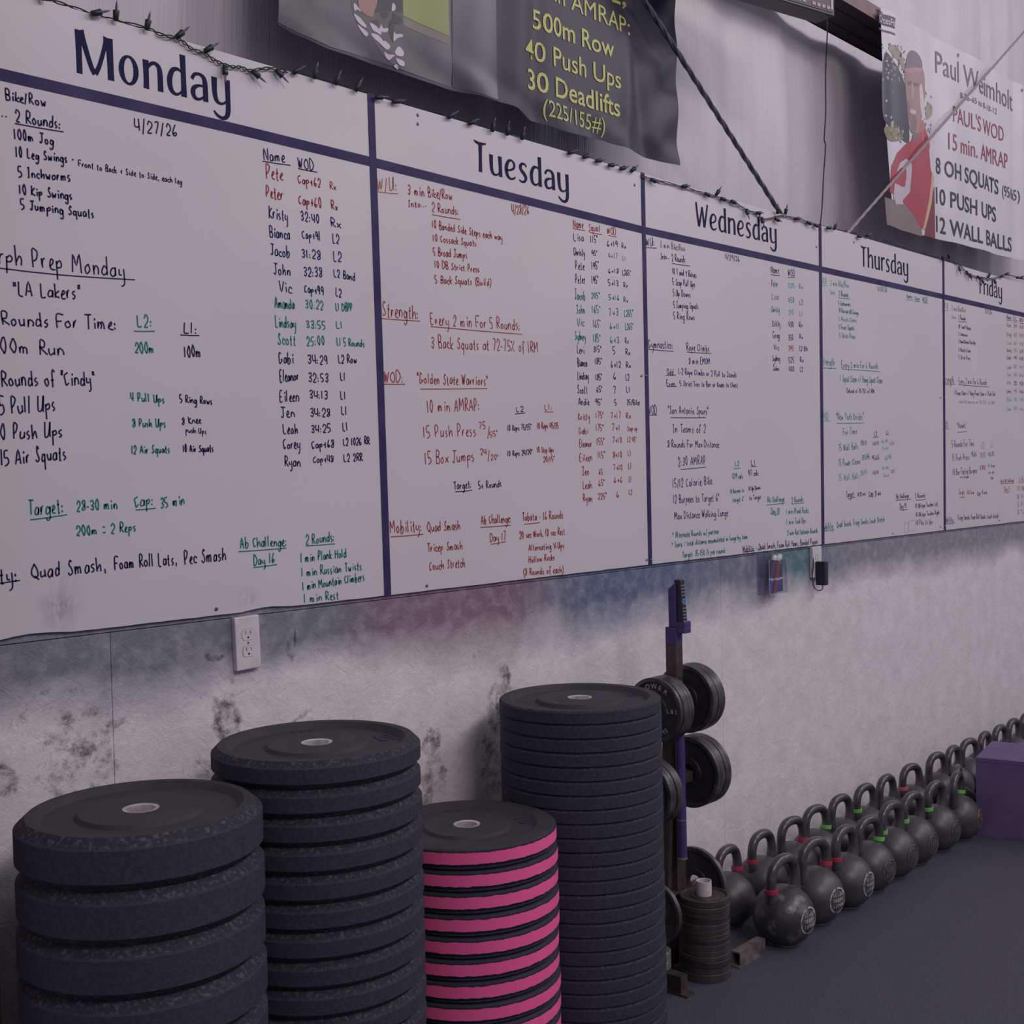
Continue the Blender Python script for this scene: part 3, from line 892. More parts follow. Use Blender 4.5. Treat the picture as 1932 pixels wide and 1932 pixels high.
board_text(3, """s|WU:|1549 535 1561 536 13
s|_|1549 538 1561 539
s|3 min Bike/Row|1567 539 1602 543 11
s|Into|1567 555 1576 556 8
g|2 Rounds|1583 558 1601 561 10
g|_|1582 562 1604 564
g|5 Inchworms|1582 576 1605 578 9
g|10 Russian KB Swings|1583 589 1620 594 8
s|5 Muscle Cleans|1583 605 1616 608 8
g|5 Front Squats|1583 621 1612 623 9
g|5 Strict Press|1584 637 1614 639 9
g|4/30/26|1656 549 1674 551 9
g|Name|1711 563 1721 563 8
g|_|1710 566 1723 566
g|Clean|1726 566 1735 567 8
g|_|1726 568 1736 569
g|WOD|1741 570 1750 570 10
g|_|1742 571 1751 572
g|Strength|1550 688 1575 690 15
g|_|1550 694 1578 695
g|Every 2 min For 6 Rounds|1588 693 1657 696 12
g|_|1588 696 1660 701
g|1 Squat Clean + 1 Hang Squat Clean|1586 720 1665 723 13
n|Deload at 70-75% of 1RM|1598 741 1650 742 8
s|WOD|1551 791 1563 792 13
s|_|1549 795 1567 794
g|"New York Knicks"|1578 792 1630 792 14
g|_|1579 799 1631 798
g|For Time|1591 821 1617 818 12
n|L2|1650 823 1655 822 8
n|_|1647 825 1658 824
g|L1|1673 819 1677 819 8
g|_|1671 820 1678 820
g|75 Wall Balls|1582 851 1620 847 12
g|20/14|1624 840 1635 840 9
n|14/10|1647 841 1658 839 7
s|No Wt|1664 836 1676 834 6
s|Twist|1665 849 1677 847 6
s|10/8|1679 840 1687 839 6
g|75 Power Cleans|1582 880 1624 875 12
g|135/95|1627 868 1641 866 9
n|95/65|1646 868 1659 866 8
s|65/45|1670 868 1682 865 8
s|75 Wall Balls|1582 908 1622 903 12
s|20/14|1624 897 1636 895 9
n|14/10|1647 896 1658 894 7
s|No Wt|1665 886 1677 885 6
s|Twist|1666 900 1678 899 6
s|10/8|1681 893 1688 891 6
n|Target:|1597 939 1612 936 11
n|_|1599 941 1614 938
n|18-22 min|1618 937 1633 934 7
n|Cap|1640 936 1648 935 10
n|_|1640 937 1648 936
n|25 min|1651 936 1662 934 9
n|Ab Challenge|1691 941 1715 939 9
n|_|1690 944 1719 942
n|Day 19|1698 960 1710 958 9
n|_|1698 962 1712 961
n|3 Rounds|1727 940 1746 938 9
n|_|1728 944 1747 942
n|10 Oblique Touches Left|1727 958 1770 954 8
n|10 Oblique Touches Right|1728 975 1773 970 8
n|10 Pike Sit Ups|1729 991 1760 988 9
g|Mobility:|1552 1001 1573 997 14
g|_|1552 1003 1575 999
g|Quad Smash, Tricep Smash, Couch Stretch|1579 995 1669 984 11
l|[]|1707 1005 1714 986
l|[]|1715 1002 1727 982""")
board_text(4, """y|WU|1780 581 1789 582 10
y|_|1779 585 1790 586
y|3 min Bike/Row|1796 586 1822 589 9
y|Into|1796 601 1804 601 6
k|2 Rounds|1809 602 1822 605 8
k|_|1808 606 1824 608
k|10 T and Y Raises|1809 619 1832 623 7
k|5 Inchworms|1809 633 1826 635 6
k|5 Hand Release Push Ups|1809 647 1841 650 7
k|5 Muscle Cleans|1809 663 1832 665 7
k|5 Strict Press|1809 677 1831 679 7
k|5/1/26|1859 591 1872 593 8
k|Name|1900 602 1908 603 8
k|_|1899 604 1909 605
k|DL|1912 605 1919 605 8
k|_|1912 607 1919 608
n|WOD|1924 608 1931 608 8
n|_|1924 610 1932 611
r|Peter|1900 617 1908 617 7
r|305|1913 618 1919 618 6
r|9:32|1924 620 1931 620 6
r|Greg|1900 634 1908 634 7
r|315|1913 635 1919 635 6
r|9:10|1924 636 1931 636 6
f|Lisa|1900 650 1908 650 7
f|165|1913 650 1919 650 6
f|9:20|1924 652 1931 652 6
r|Christy|1900 664 1908 664 7
f|125|1913 664 1919 664 6
r|8:24|1924 666 1931 666 6
n|Gabi|1900 678 1908 678 7
n|195|1913 678 1919 678 6
k|9:05|1924 680 1931 680 6
y|Leah|1900 696 1908 696 7
y|185|1913 695 1919 695 6
y|9:17|1924 696 1931 696 6
y|Jen|1900 710 1908 710 7
y|155|1913 710 1919 710 6
y|8:16|1924 711 1931 711 6
n|Vic|1900 725 1907 725 7
n|225|1913 726 1919 726 6
n|9:28|1924 727 1931 727 6
y|Sydney|1899 741 1908 741 7
y|195|1913 741 1919 741 6
k|9:36|1924 742 1931 742 6
s|Ellen|1900 757 1908 757 7
s|175|1913 757 1919 757 6
s|7:30|1924 757 1931 757 6
s|John|1900 775 1908 775 7
y|315|1913 773 1919 773 6
s|9:16|1924 775 1931 775 6
k|Strength|1780 721 1800 722 13
k|_|1779 724 1802 725
k|Every 2 min For 6 Rounds|1809 724 1862 726 11
k|_|1809 726 1866 730
k|1 Power Clean + 1 Hang Power Clean + 1 Push Jerk|1801 745 1878 747 9
f|rebuild across at 70-75% of 1RM|1809 760 1877 763 6
y|WOD|1780 806 1789 807 11
y|_|1778 810 1792 809
k|"Hawks"|1806 808 1824 807 11
k|_|1806 816 1824 814
k|5 Rounds For Time|1796 844 1838 841 12
f|L2|1852 842 1857 841 7
f|_|1851 845 1858 845
f|L1|1869 841 1873 840 6
f|_|1868 844 1874 843
k|15 Push Press|1797 870 1829 867 12
k|95/65|1833 861 1843 861 8
r|75/55|1849 863 1860 862 8
k|45/35|1865 861 1876 859 7
k|10 Bar Facing Burpees|1798 896 1844 892 11
r|8 BFB|1849 886 1859 886 8
k|8 Step|1865 881 1877 881 6
k|over|1865 894 1877 893 6
k|bar|1870 904 1875 904 6
k|over the bar|1812 902 1828 902 5
r|Target|1809 933 1820 932 9
r|_|1810 939 1821 938
r|10-12 min|1825 933 1838 932 8
k|Cap|1844 935 1850 934 9
k|15 min|1853 933 1862 932 7
r|April Ab Challenge|1888 911 1913 909 7
r|_|1888 913 1913 911
r|Day 5|1895 927 1905 926 8
r|_|1895 929 1905 928
r|3 Rounds|1923 909 1944 907 8
r|_|1922 911 1944 909
r|10 Oblique|1920 925 1946 924 8
r|8 V-Ups|1920 941 1942 939 8
r|5 Pikes|1920 956 1942 954 8
r|3 Turns|1920 970 1942 968 8
k|Mobility:|1781 986 1800 985 12
k|_|1782 989 1801 986
k|Tricep Smash, Foam Roll Quads, Couch Stretch|1807 981 1884 977 9""")

# ------------------------------------------------------------------ weekday headings (flared brush capitals cut from vinyl)
S15 = .165
HG = {
 'M': (1.0, [[(.09, 1, .17), (.095, .5, .15), (.10, 0, .15)], [(.13, 1.0, .22), (.22, .75, .15), (.40, .22, .13), (.50, .07, .15)], [(.50, .07, .13), (.62, .30, .11), (.78, .80, .12), (.83, .98, .2)], [(.88, .98, .21), (.90, .5, .17), (.91, 0, .17)]]),
 'T': (.52, [[(-.02, 1.0, .05), (.12, .95, .10), (.28, .94, .10), (.50, .98, .05)], [(.25, .93, .17), (.245, .5, .14), (.24, 0, .15)]]),
 'W': (.82, [[(.03, 1, .12), (.12, .45, .13), (.21, .03, .14)], [(.22, .03, .13), (.36, .55, .10), (.43, .85, .11)], [(.43, .85, .12), (.50, .45, .13), (.57, .03, .14)], [(.58, .03, .13), (.68, .45, .11), (.80, 1, .10)]]),
 'F': (.47, [[(.10, 1, .16), (.10, .5, .15), (.10, 0, .16)], [(.06, .96, .09), (.47, .98, .10)], [(.08, .55, .08), (.38, .56, .09)]]),
 'o': (.56, 'o'),
 'n': (.56, [[(.08, .69, .17), (.085, .3, .15), (.08, 0, .16)], [(.10, .45, .05), (.20, .60, .09), (.33, .655, .09), (.44, .58, .13), (.475, .40, .15), (.48, 0, .16)]]),
 'h': (.56, [[(.08, 1.02, .17), (.085, .5, .15), (.08, 0, .16)], [(.10, .42, .05), (.20, .58, .09), (.33, .655, .09), (.44, .58, .13), (.475, .40, .15), (.48, 0, .16)]]),
 'd': (.56, [[(.44, .58, .05), (.32, .65, .08), (.17, .60, .12), (.085, .42, .15), (.075, .26, .15), (.12, .10, .13), (.24, .025, .08), (.36, .07, .06), (.46, .18, .05)], [(.46, 1.03, .17), (.475, .5, .15), (.48, 0, .17)]]),
 'a': (.53, [[(.05, .50, .10), (.13, .62, .09), (.26, .655, .08), (.39, .60, .12), (.44, .45, .15), (.45, 0, .16)], [(.44, .37, .05), (.26, .37, .07), (.11, .29, .12), (.075, .17, .14), (.13, .05, .11), (.25, .03, .07), (.38, .10, .06), (.45, .18, .05)]]),
 'y': (.58, [[(.08, .68, .17), (.085, .32, .15), (.13, .12, .13), (.23, .045, .08), (.35, .06, .06), (.46, .15, .05)], [(.48, .68, .17), (.49, .2, .15), (.485, -.12, .15), (.42, -.27, .12), (.29, -.32, .09), (.14, -.26, .08), (.05, -.17, .05)]]),
 'u': (.56, [[(.08, .68, .17), (.085, .28, .15), (.13, .10, .13), (.24, .03, .08), (.36, .07, .06), (.46, .18, .05)], [(.46, .69, .17), (.475, .3, .15), (.48, 0, .17)]]),
 'e': (.50, [[(.06, .29, .05), (.25, .32, .07), (.41, .42, .09), (.42, .56, .10), (.31, .655, .07), (.17, .60, .11), (.08, .42, .15), (.075, .25, .15), (.13, .10, .13), (.25, .025, .08), (.38, .05, .07), (.48, .12, .05)]]),
 's': (.42, [[(.38, .56, .06), (.30, .645, .07), (.17, .63, .10), (.095, .52, .13), (.15, .40, .13), (.28, .29, .14), (.345, .17, .13), (.27, .045, .09), (.14, .02, .07), (.04, .07, .06)]]),
 'r': (.37, [[(.08, .69, .17), (.085, .3, .15), (.08, 0, .16)], [(.10, .45, .05), (.19, .60, .09), (.28, .655, .12), (.38, .63, .11)]]),
 'i': (.17, [[(.08, .69, .17), (.085, .3, .15), (.08, 0, .16)], [(.08, .83, .15), (.08, .93, .15)]]),
}
def heading(bi, word, S, E, hpx, gap=.11, squeeze=1.0):
    e = boards[bi]; Y = -.0064; s = at(S[0], S[1], Y); t = at(E[0], E[1], Y); h = hpx / vscale(S[0], S[1], Y)
    tot = sum(HG[c_][0] + gap for c_ in word) - gap; u = 0; bm = bmesh.new(); k = 0
    def P(x, z): 
        f = (u + x) / tot; return (s.x + (t.x - s.x) * f - e.location.x, s.z + (t.z - s.z) * f + z * h - e.location.z)
    hw = (t.x - s.x) / tot                                    # horizontal metres per unit
    for c_ in word:
        adv, st = HG[c_]
        if st == 'o':
            ring = []; n = 40
            for i in range(n):
                a = 2 * PI * i / n; ring.append((P(.28 + .27 * math.cos(a), .34 + .355 * math.sin(a)), P(.28 + (.125) * math.cos(a), .34 + .29 * math.sin(a))))
            vo = [bm.verts.new((o_[0], Y, o_[1])) for o_, _ in ring]; vi = [bm.verts.new((i_[0], Y, i_[1])) for _, i_ in ring]
            for i in range(n): bm.faces.new((vo[i], vo[(i + 1) % n], vi[(i + 1) % n], vi[i]))
        else:
            for q in st:
                pts = smooth_pts(q, 6) if len(q) > 2 else q; k += 1
                pp = [P(x, z) for x, z, _ in pts]
                # vertical strokes are as wide as the squeeze allows, horizontals keep their thin weight
                ws = []
                for i in range(len(pts)):
                    a = pp[max(i - 1, 0)]; b_ = pp[min(i + 1, len(pp) - 1)]; dx, dz = abs(b_[0] - a[0]), abs(b_[1] - a[1]); f = dz / (math.hypot(dx, dz) or 1)
                    ws.append(pts[i][2] * (hw * f + h * (1 - f)))
                ribbon(bm, pp, ws, Y - .00001 * k)
        u += adv + gap
    obj('heading_lettering', bm, M['vinyl_letter'], e, keep=True)
heading(0, 'Monday', (143, 137), (436, 203), 82)
heading(1, 'Tuesday', (896, 322), (1074, 366), 57)
heading(2, 'Wednesday', (1313, 427), (1466, 461), 46)
heading(3, 'Thursday', (1625, 502), (1714, 522), 38)
heading(4, 'Friday', (1848, 553.5), (1891, 564.5), 32)

# ------------------------------------------------------------------ flat print: filled text and patches that follow a cloth surface
def font_mesh(text, bold=0.):
    cu = bpy.data.curves.new('t', 'FONT'); cu.body = text; cu.offset = bold; cu.resolution_u = 3; cu.fill_mode = 'FRONT'
    o = bpy.data.objects.new('t', cu); COL.objects.link(o); bpy.context.view_layer.update()
    me = bpy.data.meshes.new_from_object(o.evaluated_get(bpy.context.evaluated_depsgraph_get())); bpy.data.objects.remove(o); bpy.data.curves.remove(cu); return me
CAPH = None
def cap_height(bold):
    me = font_mesh('H', bold); v = max(q.co.y for q in me.vertices); bpy.data.meshes.remove(me); return v
def print_text(name, parent, text, S, E, hpx, surf, material, bold=.02, slant=0., off=.0019, world=False):
    Yb = surf(at(S[0], S[1], .05).x, 3); s = at(S[0], S[1], surf(at(S[0], S[1], .05).x, at(S[0], S[1], .05).z)); t = at(E[0], E[1], surf(at(E[0], E[1], .05).x, at(E[0], E[1], .05).z))
    h = hpx / vscale(S[0], S[1], s.y); me = font_mesh(text, bold); ch = cap_height(bold)
    xs = [v.co.x for v in me.vertices]; a, b_ = min(xs), max(xs)
    for v in me.vertices:
        f = (v.co.x - a) / (b_ - a); z = v.co.y / ch * h
        X = s.x + (t.x - s.x) * f + slant * z; Z = s.z + (t.z - s.z) * f + z
        v.co = (X - parent.location.x, surf(X, Z) - off - parent.location.y, Z - parent.location.z)
    o = link(name, me, [material], parent); return o
def patch(name, parent, px, surf, material, off=.0012, sm=False, cuts=3):
    pts = smooth_pts(px, 3, True) if sm else px
    P = []
    for (u, v) in pts:
        q = at(u, v, .05); q = at(u, v, surf(q.x, q.z)); P.append((q.x, q.z))
    bm = bmesh.new(); f = bm.faces.new([bm.verts.new((x, 0, z)) for x, z in P]); bmesh.ops.triangulate(bm, faces=[f])
    for _ in range(cuts):
        le = [e_ for e_ in bm.edges if e_.calc_length() > .035]
        if not le: break
        bmesh.ops.subdivide_edges(bm, edges=le, cuts=1); bmesh.ops.triangulate(bm, faces=[q for q in bm.faces if len(q.verts) > 3])
    for v in bm.verts: v.co = Vector((v.co.x - parent.location.x, surf(v.co.x, v.co.z) - off - parent.location.y, v.co.z - parent.location.z))
    for f in bm.faces: f.smooth = True
    return obj(name, bm, material, parent, keep=True)
def cloth(name, parent, x0, x1, zb, zt, surf, material, nx=120, nz=50, thick=.0012, left=None):
    "hanging banner; zb(x), zt(x) give its edges, left(z) shifts the left edge"
    bm = bmesh.new(); lay = []
    for dy in (0, thick):
        g_ = []
        for i in range(nx + 1):
            row = []
            for j in range(nz + 1):
                x = x0 + (x1 - x0) * i / nx; a, b_ = zb(x), zt(x); z = a + (b_ - a) * j / nz
                if left: x += left(z) * (1 - i / nx) ** 3
                row.append(bm.verts.new((x - parent.location.x, surf(x, z) + dy - parent.location.y, z - parent.location.z)))
            g_.append(row)
        lay.append(g_)
    for k, g_ in enumerate(lay):
        for i in range(nx):
            for j in range(nz):
                q = (g_[i][j], g_[i + 1][j], g_[i + 1][j + 1], g_[i][j + 1]); bm.faces.new(q if k == 0 else q[::-1]).smooth = True
    A, B = lay
    for i in range(nx):
        bm.faces.new((A[i][0], B[i][0], B[i + 1][0], A[i + 1][0])); bm.faces.new((A[i][nz], A[i + 1][nz], B[i + 1][nz], B[i][nz]))
    for j in range(nz):
        bm.faces.new((A[0][j], A[0][j + 1], B[0][j + 1], B[0][j])); bm.faces.new((A[nx][j], B[nx][j], B[nx][j + 1], A[nx][j + 1]))
    return obj(name, bm, material, parent, keep=True)
def interp(tab, x):
    if x <= tab[0][0]: return tab[0][1]
    for (a, b_), (c_, d) in zip(tab, tab[1:]):
        if x <= c_: t = (x - a) / (c_ - a); t = t * t * (3 - 2 * t); return b_ + (d - b_) * t
    return tab[-1][1]

# banner 1, dark, left
def s1(x, z):
    k = max(0, min(1, (z - 2.6) / .9)); lo = 1.15 - .6 * k
    y = .052 + .010 * math.sin(x * 5.2 + .9) * lo + .0028 * math.sin(x * 17 + 1.5 * z) * lo + .0012 * math.sin(x * 41 - 3 * z)
    y += -.009 * math.exp(-((x - .62 - .1 * (z - 2.7)) / .05) ** 2) + .007 * math.exp(-((x - .72 - .06 * (z - 2.7)) / .035) ** 2)
    y += -.009 * math.exp(-((x - 1.20 - .12 * (z - 2.7)) / .04) ** 2) + .008 * math.exp(-((x - 1.32 + .25 * (z - 2.7)) / .04) ** 2)
    y += .006 * math.sin(30 * (z - x * .8)) * math.exp(-((x - 1.45) / .12) ** 2) + .004 * math.sin(38 * z + 20 * x) * math.exp(-((z - 2.66) / .06) ** 2)
    return y
edge1 = []
for (u, v) in [(521, 48), (560, 68), (620, 93), (700, 118), (780, 145), (850, 170), (905, 183), (960, 203), (1000, 230), (1060, 250), (1130, 264), (1210, 290), (1279, 313)]:
    q = at(u, v, .058); edge1.append((q.x, q.z))
X10, X11 = edge1[0][0], edge1[-1][0]
b1 = empty('wall_banner', ((X10 + X11) / 2, .058, 3.6)); tag(b1, 'dark wall banner with yellow lettering and camouflage trousers photo, above the Tuesday board', 'banner')
cloth('banner_cloth', b1, X10, X11, lambda x: interp(edge1, x), lambda x: 3.61, s1, M['banner_dark'])
Mgrey = M['banner_grey']
patch('printed_area', b1, [(525, -60), (849, -60), (851, 165), (780, 140), (700, 112), (622, 88), (562, 62), (524, 42)], s1, Mgrey, .0010, cuts=6)
patch('printed_area', b1, [(853, 120), (853, -60), (935, -60), (940, 188), (905, 176), (853, 164)], s1, flat('banner_navy', (62, 58, 74), .33), .0010, cuts=5)
def P5(L_): return [(620 + .1242 * a, .1242 * b_) for a, b_ in L_]
patch('printed_area', b1, P5([(330, -500), (1140, -500), (1145, 950), (1050, 1010), (930, 960), (800, 830), (640, 560), (540, 520), (430, 380), (360, 190), (330, 40)]), s1, flat('camo_grey', (84, 79, 86)), .0014, cuts=5)
patch('printed_area', b1, P5([(1120, -500), (1800, -500), (1830, 555), (1130, 235)]), s1, flat('print_green', (142, 152, 92)), .0016, cuts=5)
patch('printed_area', b1, P5([(1130, 243), (1831, 565), (1836, 688), (1132, 383)]), s1, flat('print_tan', (124, 116, 106)), .0016, cuts=5)
patch('printed_area', b1, P5([(700, -500), (1115, -500), (1115, 190), (900, 170), (700, 190)]), s1, flat('print_shirt', (50, 46, 62)), .0018, cuts=5)
patch('printed_area', b1, P5([(435, -400), (760, -400), (735, 20), (690, 170), (655, 265), (600, 240), (560, 232), (500, 170), (450, 100)]), s1, flat('print_hand', (158, 116, 108)), .0022, True)
for L_ in ([(370, 60), (410, 70), (490, 185), (430, 150), (385, 165)], [(370, 210), (470, 270), (570, 400), (540, 415), (450, 350)], [(425, 375), (520, 440), (590, 505), (580, 550), (530, 535)],
           [(620, 350), (700, 380), (760, 440), (790, 370), (820, 430), (890, 430), (895, 475), (840, 495), (800, 480), (790, 530), (720, 490), (670, 460)],
           [(640, 510), (740, 530), (800, 590), (830, 640), (850, 620), (930, 700), (900, 755), (850, 740), (760, 650), (680, 580)], [(835, 790), (900, 830), (1000, 840), (950, 880), (905, 920), (860, 880)],
           [(985, 485), (1020, 520), (1110, 520), (1120, 560), (1040, 580), (985, 630)], [(1060, 705), (1135, 780), (1130, 850), (1050, 850), (1000, 800)], [(1015, 890), (1140, 935), (1140, 1005), (1070, 990)], [(975, 1010), (1025, 980), (1040, 1060)], [(960, 60), (985, 55), (1010, 100), (1000, 160), (950, 165)]):
    patch('printed_area', b1, P5(L_), s1, flat('camo_white', (196, 186, 198)), .0022, True, cuts=1)
for L_ in ([(650, 310), (740, 310), (760, 380), (700, 390), (660, 340)], [(780, 200), (900, 190), (900, 240), (850, 280), (810, 260)], [(965, 200), (1040, 230), (1110, 290), (1090, 360), (1010, 370), (965, 320)], [(920, 330), (970, 320), (990, 520), (980, 650), (910, 480)]):
    patch('printed_area', b1, P5(L_), s1, flat('camo_dark', (48, 45, 58)), .0020, True, cuts=1)
MY = flat('print_yellow', (192, 192, 108), .45)
for txt, S, E, h in (('20 min AMRAP:', (968, -32), (1188, 67), 35), ('500m Row', (1004, 53), (1158, 110), 36), ('40 Push Ups', (990, 107), (1171, 168), 37), ('30 Deadlifts', (995, 167), (1169, 221), 38), ('(225/155#)', (1025, 217), (1140, 252), 30), ('E,', (1154, 3), (1180, 11), 36)):
    print_text('printed_text', b1, txt, S, E, h, s1, MY, {'(': 0, '2': 0, '4': .004}.get(txt[0], .010))

# banner 2, white, right
def s2(x, z):
    return .014 + .005 * math.sin(x * 7 + 1) + .003 * math.sin(x * 19 + 2 * z) + .010 * math.exp(-((x - 4.75) / .05) ** 2) * 1.0 + .010 * math.exp(-((x - 3.11) / .04) ** 2)
edge2 = []
for (u, v) in [(1680, 424), (1686, 430), (1700, 437), (1750, 448), (1800, 460), (1870, 479), (1932, 494)]:
    q = at(u, v, .03); edge2.append((q.x, q.z))
edge2.append((5.3, 2.70)); X20 = edge2[0][0]; top2 = [(3.0, 3.607), (3.089, 3.607), (4.931, 3.649), (5.3, 3.66)]
b2 = empty('wall_banner', (4.2, .014, 3.62)); tag(b2, 'white wall banner picturing a man in a red shirt, above the Friday board', 'banner')
cloth('banner_cloth', b2, X20, 5.3, lambda x: interp(edge2, x), lambda x: interp(top2, x), s2, M['banner_white'], left=lambda z: -.094 * max(0, (z - 2.65) / .95) ** .7)
def Q(L_): return [(1660 + .1966 * a, 80 + .1966 * b_) for a, b_ in L_]
for L_, c_, off, sm in (
    ([(70, 100), (110, 150), (230, 400), (255, 640), (278, 900), (250, 970), (150, 880), (62, 700), (45, 400)], (58, 58, 72), .0012, True),
    ([(90, 40), (140, 30), (200, 120), (235, 300), (180, 200), (120, 130)], (150, 142, 132), .0013, True),
    ([(450, 580), (500, 620), (490, 700), (440, 740), (430, 650)], (158, 152, 140), .0013, True),
    ([(80, 800), (190, 850), (200, 930), (120, 950), (80, 880)], (128, 120, 96), .0014, True),
    ([(290, 950), (350, 840), (400, 740), (440, 870), (460, 1040), (220, 1010)], (176, 104, 112), .0016, True),
    ([(240, 250), (390, 240), (420, 420), (412, 620), (388, 760), (350, 870), (300, 865), (268, 780), (246, 560)], (158, 124, 128), .0018, True),
    ([(300, 700), (350, 720), (345, 860), (300, 860)], (130, 104, 112), .0020, True),
    ([(243, 190), (285, 85), (340, 90), (388, 170), (392, 255), (330, 235), (240, 260)], (118, 104, 116), .0020, True),
    ([(375, 420), (395, 420), (415, 620), (395, 700), (380, 560)], (205, 190, 190), .0021, True),
    ([(75, 1480), (240, 1570), (330, 1660), (400, 1770), (410, 1860), (200, 1805), (95, 1745)], (128, 112, 114), .0013, False),
    ([(290, 945), (420, 830), (455, 950), (475, 1200), (492, 1300), (475, 1500), (430, 1750), (400, 1800), (330, 1670), (240, 1570), (110, 1430), (122, 1180), (160, 1060), (220, 990)], (164, 56, 76), .0017, False),
    ([(515, 1380), (522, 1890), (430, 1850), (440, 1740), (490, 1500)], (120, 46, 66), .0018, False),
    ([(490, 1240), (512, 1300), (485, 1550), (432, 1800), (415, 1790), (465, 1500)], (196, 164, 132), .0020, False),
    ([(155, 1250), (180, 1160), (230, 1120), (260, 1130), (300, 1170), (300, 1230), (275, 1440), (210, 1510), (205, 1555), (155, 1555), (135, 1480), (145, 1350), (200, 1390), (245, 1385), (250, 1215), (190, 1205)], (190, 176, 188), .0021, False)):
    patch('printed_area', b2, Q(L_), s2, flat('print', c_), off, sm, cuts=2)
rf = random.Random(21)
def specks(n, box_, cols, smin, smax):
    for c_ in cols:
        bm = bmesh.new(); mm = flat('print', c_)
        for _ in range(n):
            u, v = rf.uniform(box_[0], box_[2]), rf.uniform(box_[1], box_[3]) ; v += (u - box_[0]) * .35; r_ = rf.uniform(smin, smax); vs_ = []
            for i in range(7):
                a_ = 2 * PI * i / 7; q = at(u + math.cos(a_) * r_ * rf.uniform(.4, 1), v + math.sin(a_) * r_ * 2.0 * rf.uniform(.4, 1), .02); y = s2(q.x, q.z) - .0015
                vs_.append(bm.verts.new((q.x - b2.location.x, y - b2.location.y, q.z - b2.location.z)))
            bm.faces.new(vs_)
        o = obj('printed_foliage', bm, mm, b2, keep=True); o['kind'] = 'stuff'
specks(26, (1664, 78, 1704, 150), ((150, 142, 134), (66, 66, 76), (118, 116, 108)), .8, 2.6)
specks(12, (1742, 170, 1756, 245), ((150, 146, 134), (120, 118, 112)), .8, 2.4)
specks(14, (1674, 230, 1700, 262), ((150, 140, 110), (70, 70, 74), (186, 176, 160)), .8, 2.6)
specks(14, (1668, 95, 1680, 230), ((58, 58, 72), (190, 180, 190)), .7, 2.0)
for L_, c_ in (([(262, 380), (300, 370), (305, 400), (268, 410)], (112, 92, 104)), ([(325, 385), (368, 400), (365, 425), (325, 415)], (112, 92, 104)), ([(300, 400), (318, 400), (322, 520), (296, 520)], (176, 142, 142)),
               ([(285, 640), (345, 655), (335, 690), (290, 675)], (196, 178, 180)), ([(255, 560), (290, 620), (280, 760), (262, 700)], (136, 108, 116)), ([(240, 250), (388, 245), (385, 285), (242, 290)], (170, 134, 136)),
               ([(310, 890), (360, 870), (380, 910), (320, 940)], (120, 96, 104))):
    patch('printed_area', b2, Q(L_), s2, flat('print', c_), .0024, True, cuts=1)
patch('printed_area', b2, [(1658.5, 21), (1687, 34.8), (1686, 55), (1660, 42.4)], s2, flat('print_logo', (66, 63, 76)), .0014)
print_text('printed_text', b2, 'CrossFit', (1660.5, 39), (1685.5, 51.5), 12.5, s2, flat('print_white', (205, 192, 205)), .02, off=.003)
patch('printed_area', b2, [(1660.5, 51), (1686.6, 64), (1686.6, 67.6), (1660.8, 54.6)], s2, flat('print_logo', (74, 70, 84)), .0014)
GR, RD, NV = flat('print_grey_text', (104, 97, 112)), flat('print_red_text', (150, 62, 82)), flat('print_navy_text', (44, 44, 62))
for txt, S, E, h, mm, bo in (('Paul Weimholt', (1766, 136), (1916, 209), 40, GR, .0), ('8-26-65 to 8-10-12', (1812, 184), (1880, 216), 11, GR, .0), ("PAUL'S WOD", (1798, 229), (1892, 268), 29, RD, 0), ('15 min. AMRAP', (1791, 281), (1899, 320), 31, RD, .0),
                           ('8 OH SQUATS', (1765, 326), (1884, 367), 30, NV, .012), ('(95/65)', (1890, 369), (1927, 379), 20, NV, .0), ('10 PUSH UPS', (1765, 383), (1880, 419), 30, NV, .012), ('12 WALL BALLS', (1765, 437), (1905, 476), 30, NV, .012)):
    print_text('printed_text', b2, txt, S, E, h, s2, mm, bo)
for (u, v) in ((1663, 25), (1808, 104), (1807, 462), (1929, 170)):
    q = at(u, v, s2(at(u, v, .03).x, 3) - .002); bm = bmesh.new(); lathe(bm, [(.009, 0), (.009, -.002), (.005, -.002), (.005, 0)], 16, 'y', close=True); obj('grommet', bm, M['screw'], b2, loc=(q.x - 4.2, q.y - .014, q.z - 3.62))

# ------------------------------------------------------------------ brace cables, clock, cord
def twisted(name, A, B, rad, material, label, extra=()):
    A, B = Vector(A), Vector(B); d = (B - A).normalized(); u = d.orthogonal().normalized(); v = d.cross(u); L_ = (B - A).length; n = int(L_ / .018)
    bm = bmesh.new()
    for k in range(3):
        tube(bm, [A + d * (L_ * i / n) + (u * math.cos(i * .55 + k * 2.094) + v * math.sin(i * .55 + k * 2.094)) * rad * .5 for i in range(n + 1)], rad * .58, 6)
    return tag(obj(name, bm, material), label, 'cable')
a = at(1483, 410, .012); a.y = .024; b_ = at(1215, 0, -.01); dd = b_ - a
twisted('brace_cable', a, a + dd * 1.5, .0095, M['cable'], 'dark twisted steel brace cable running down to the top of the Wednesday board')
a = at(1598, 441, .004); b_ = at(1932, 60, -.02); dd = b_ - a
twisted('brace_cable', a, a + dd * 1.25, .0062, M['cable_light'], 'thin pale steel brace cable crossing in front of the white banner')
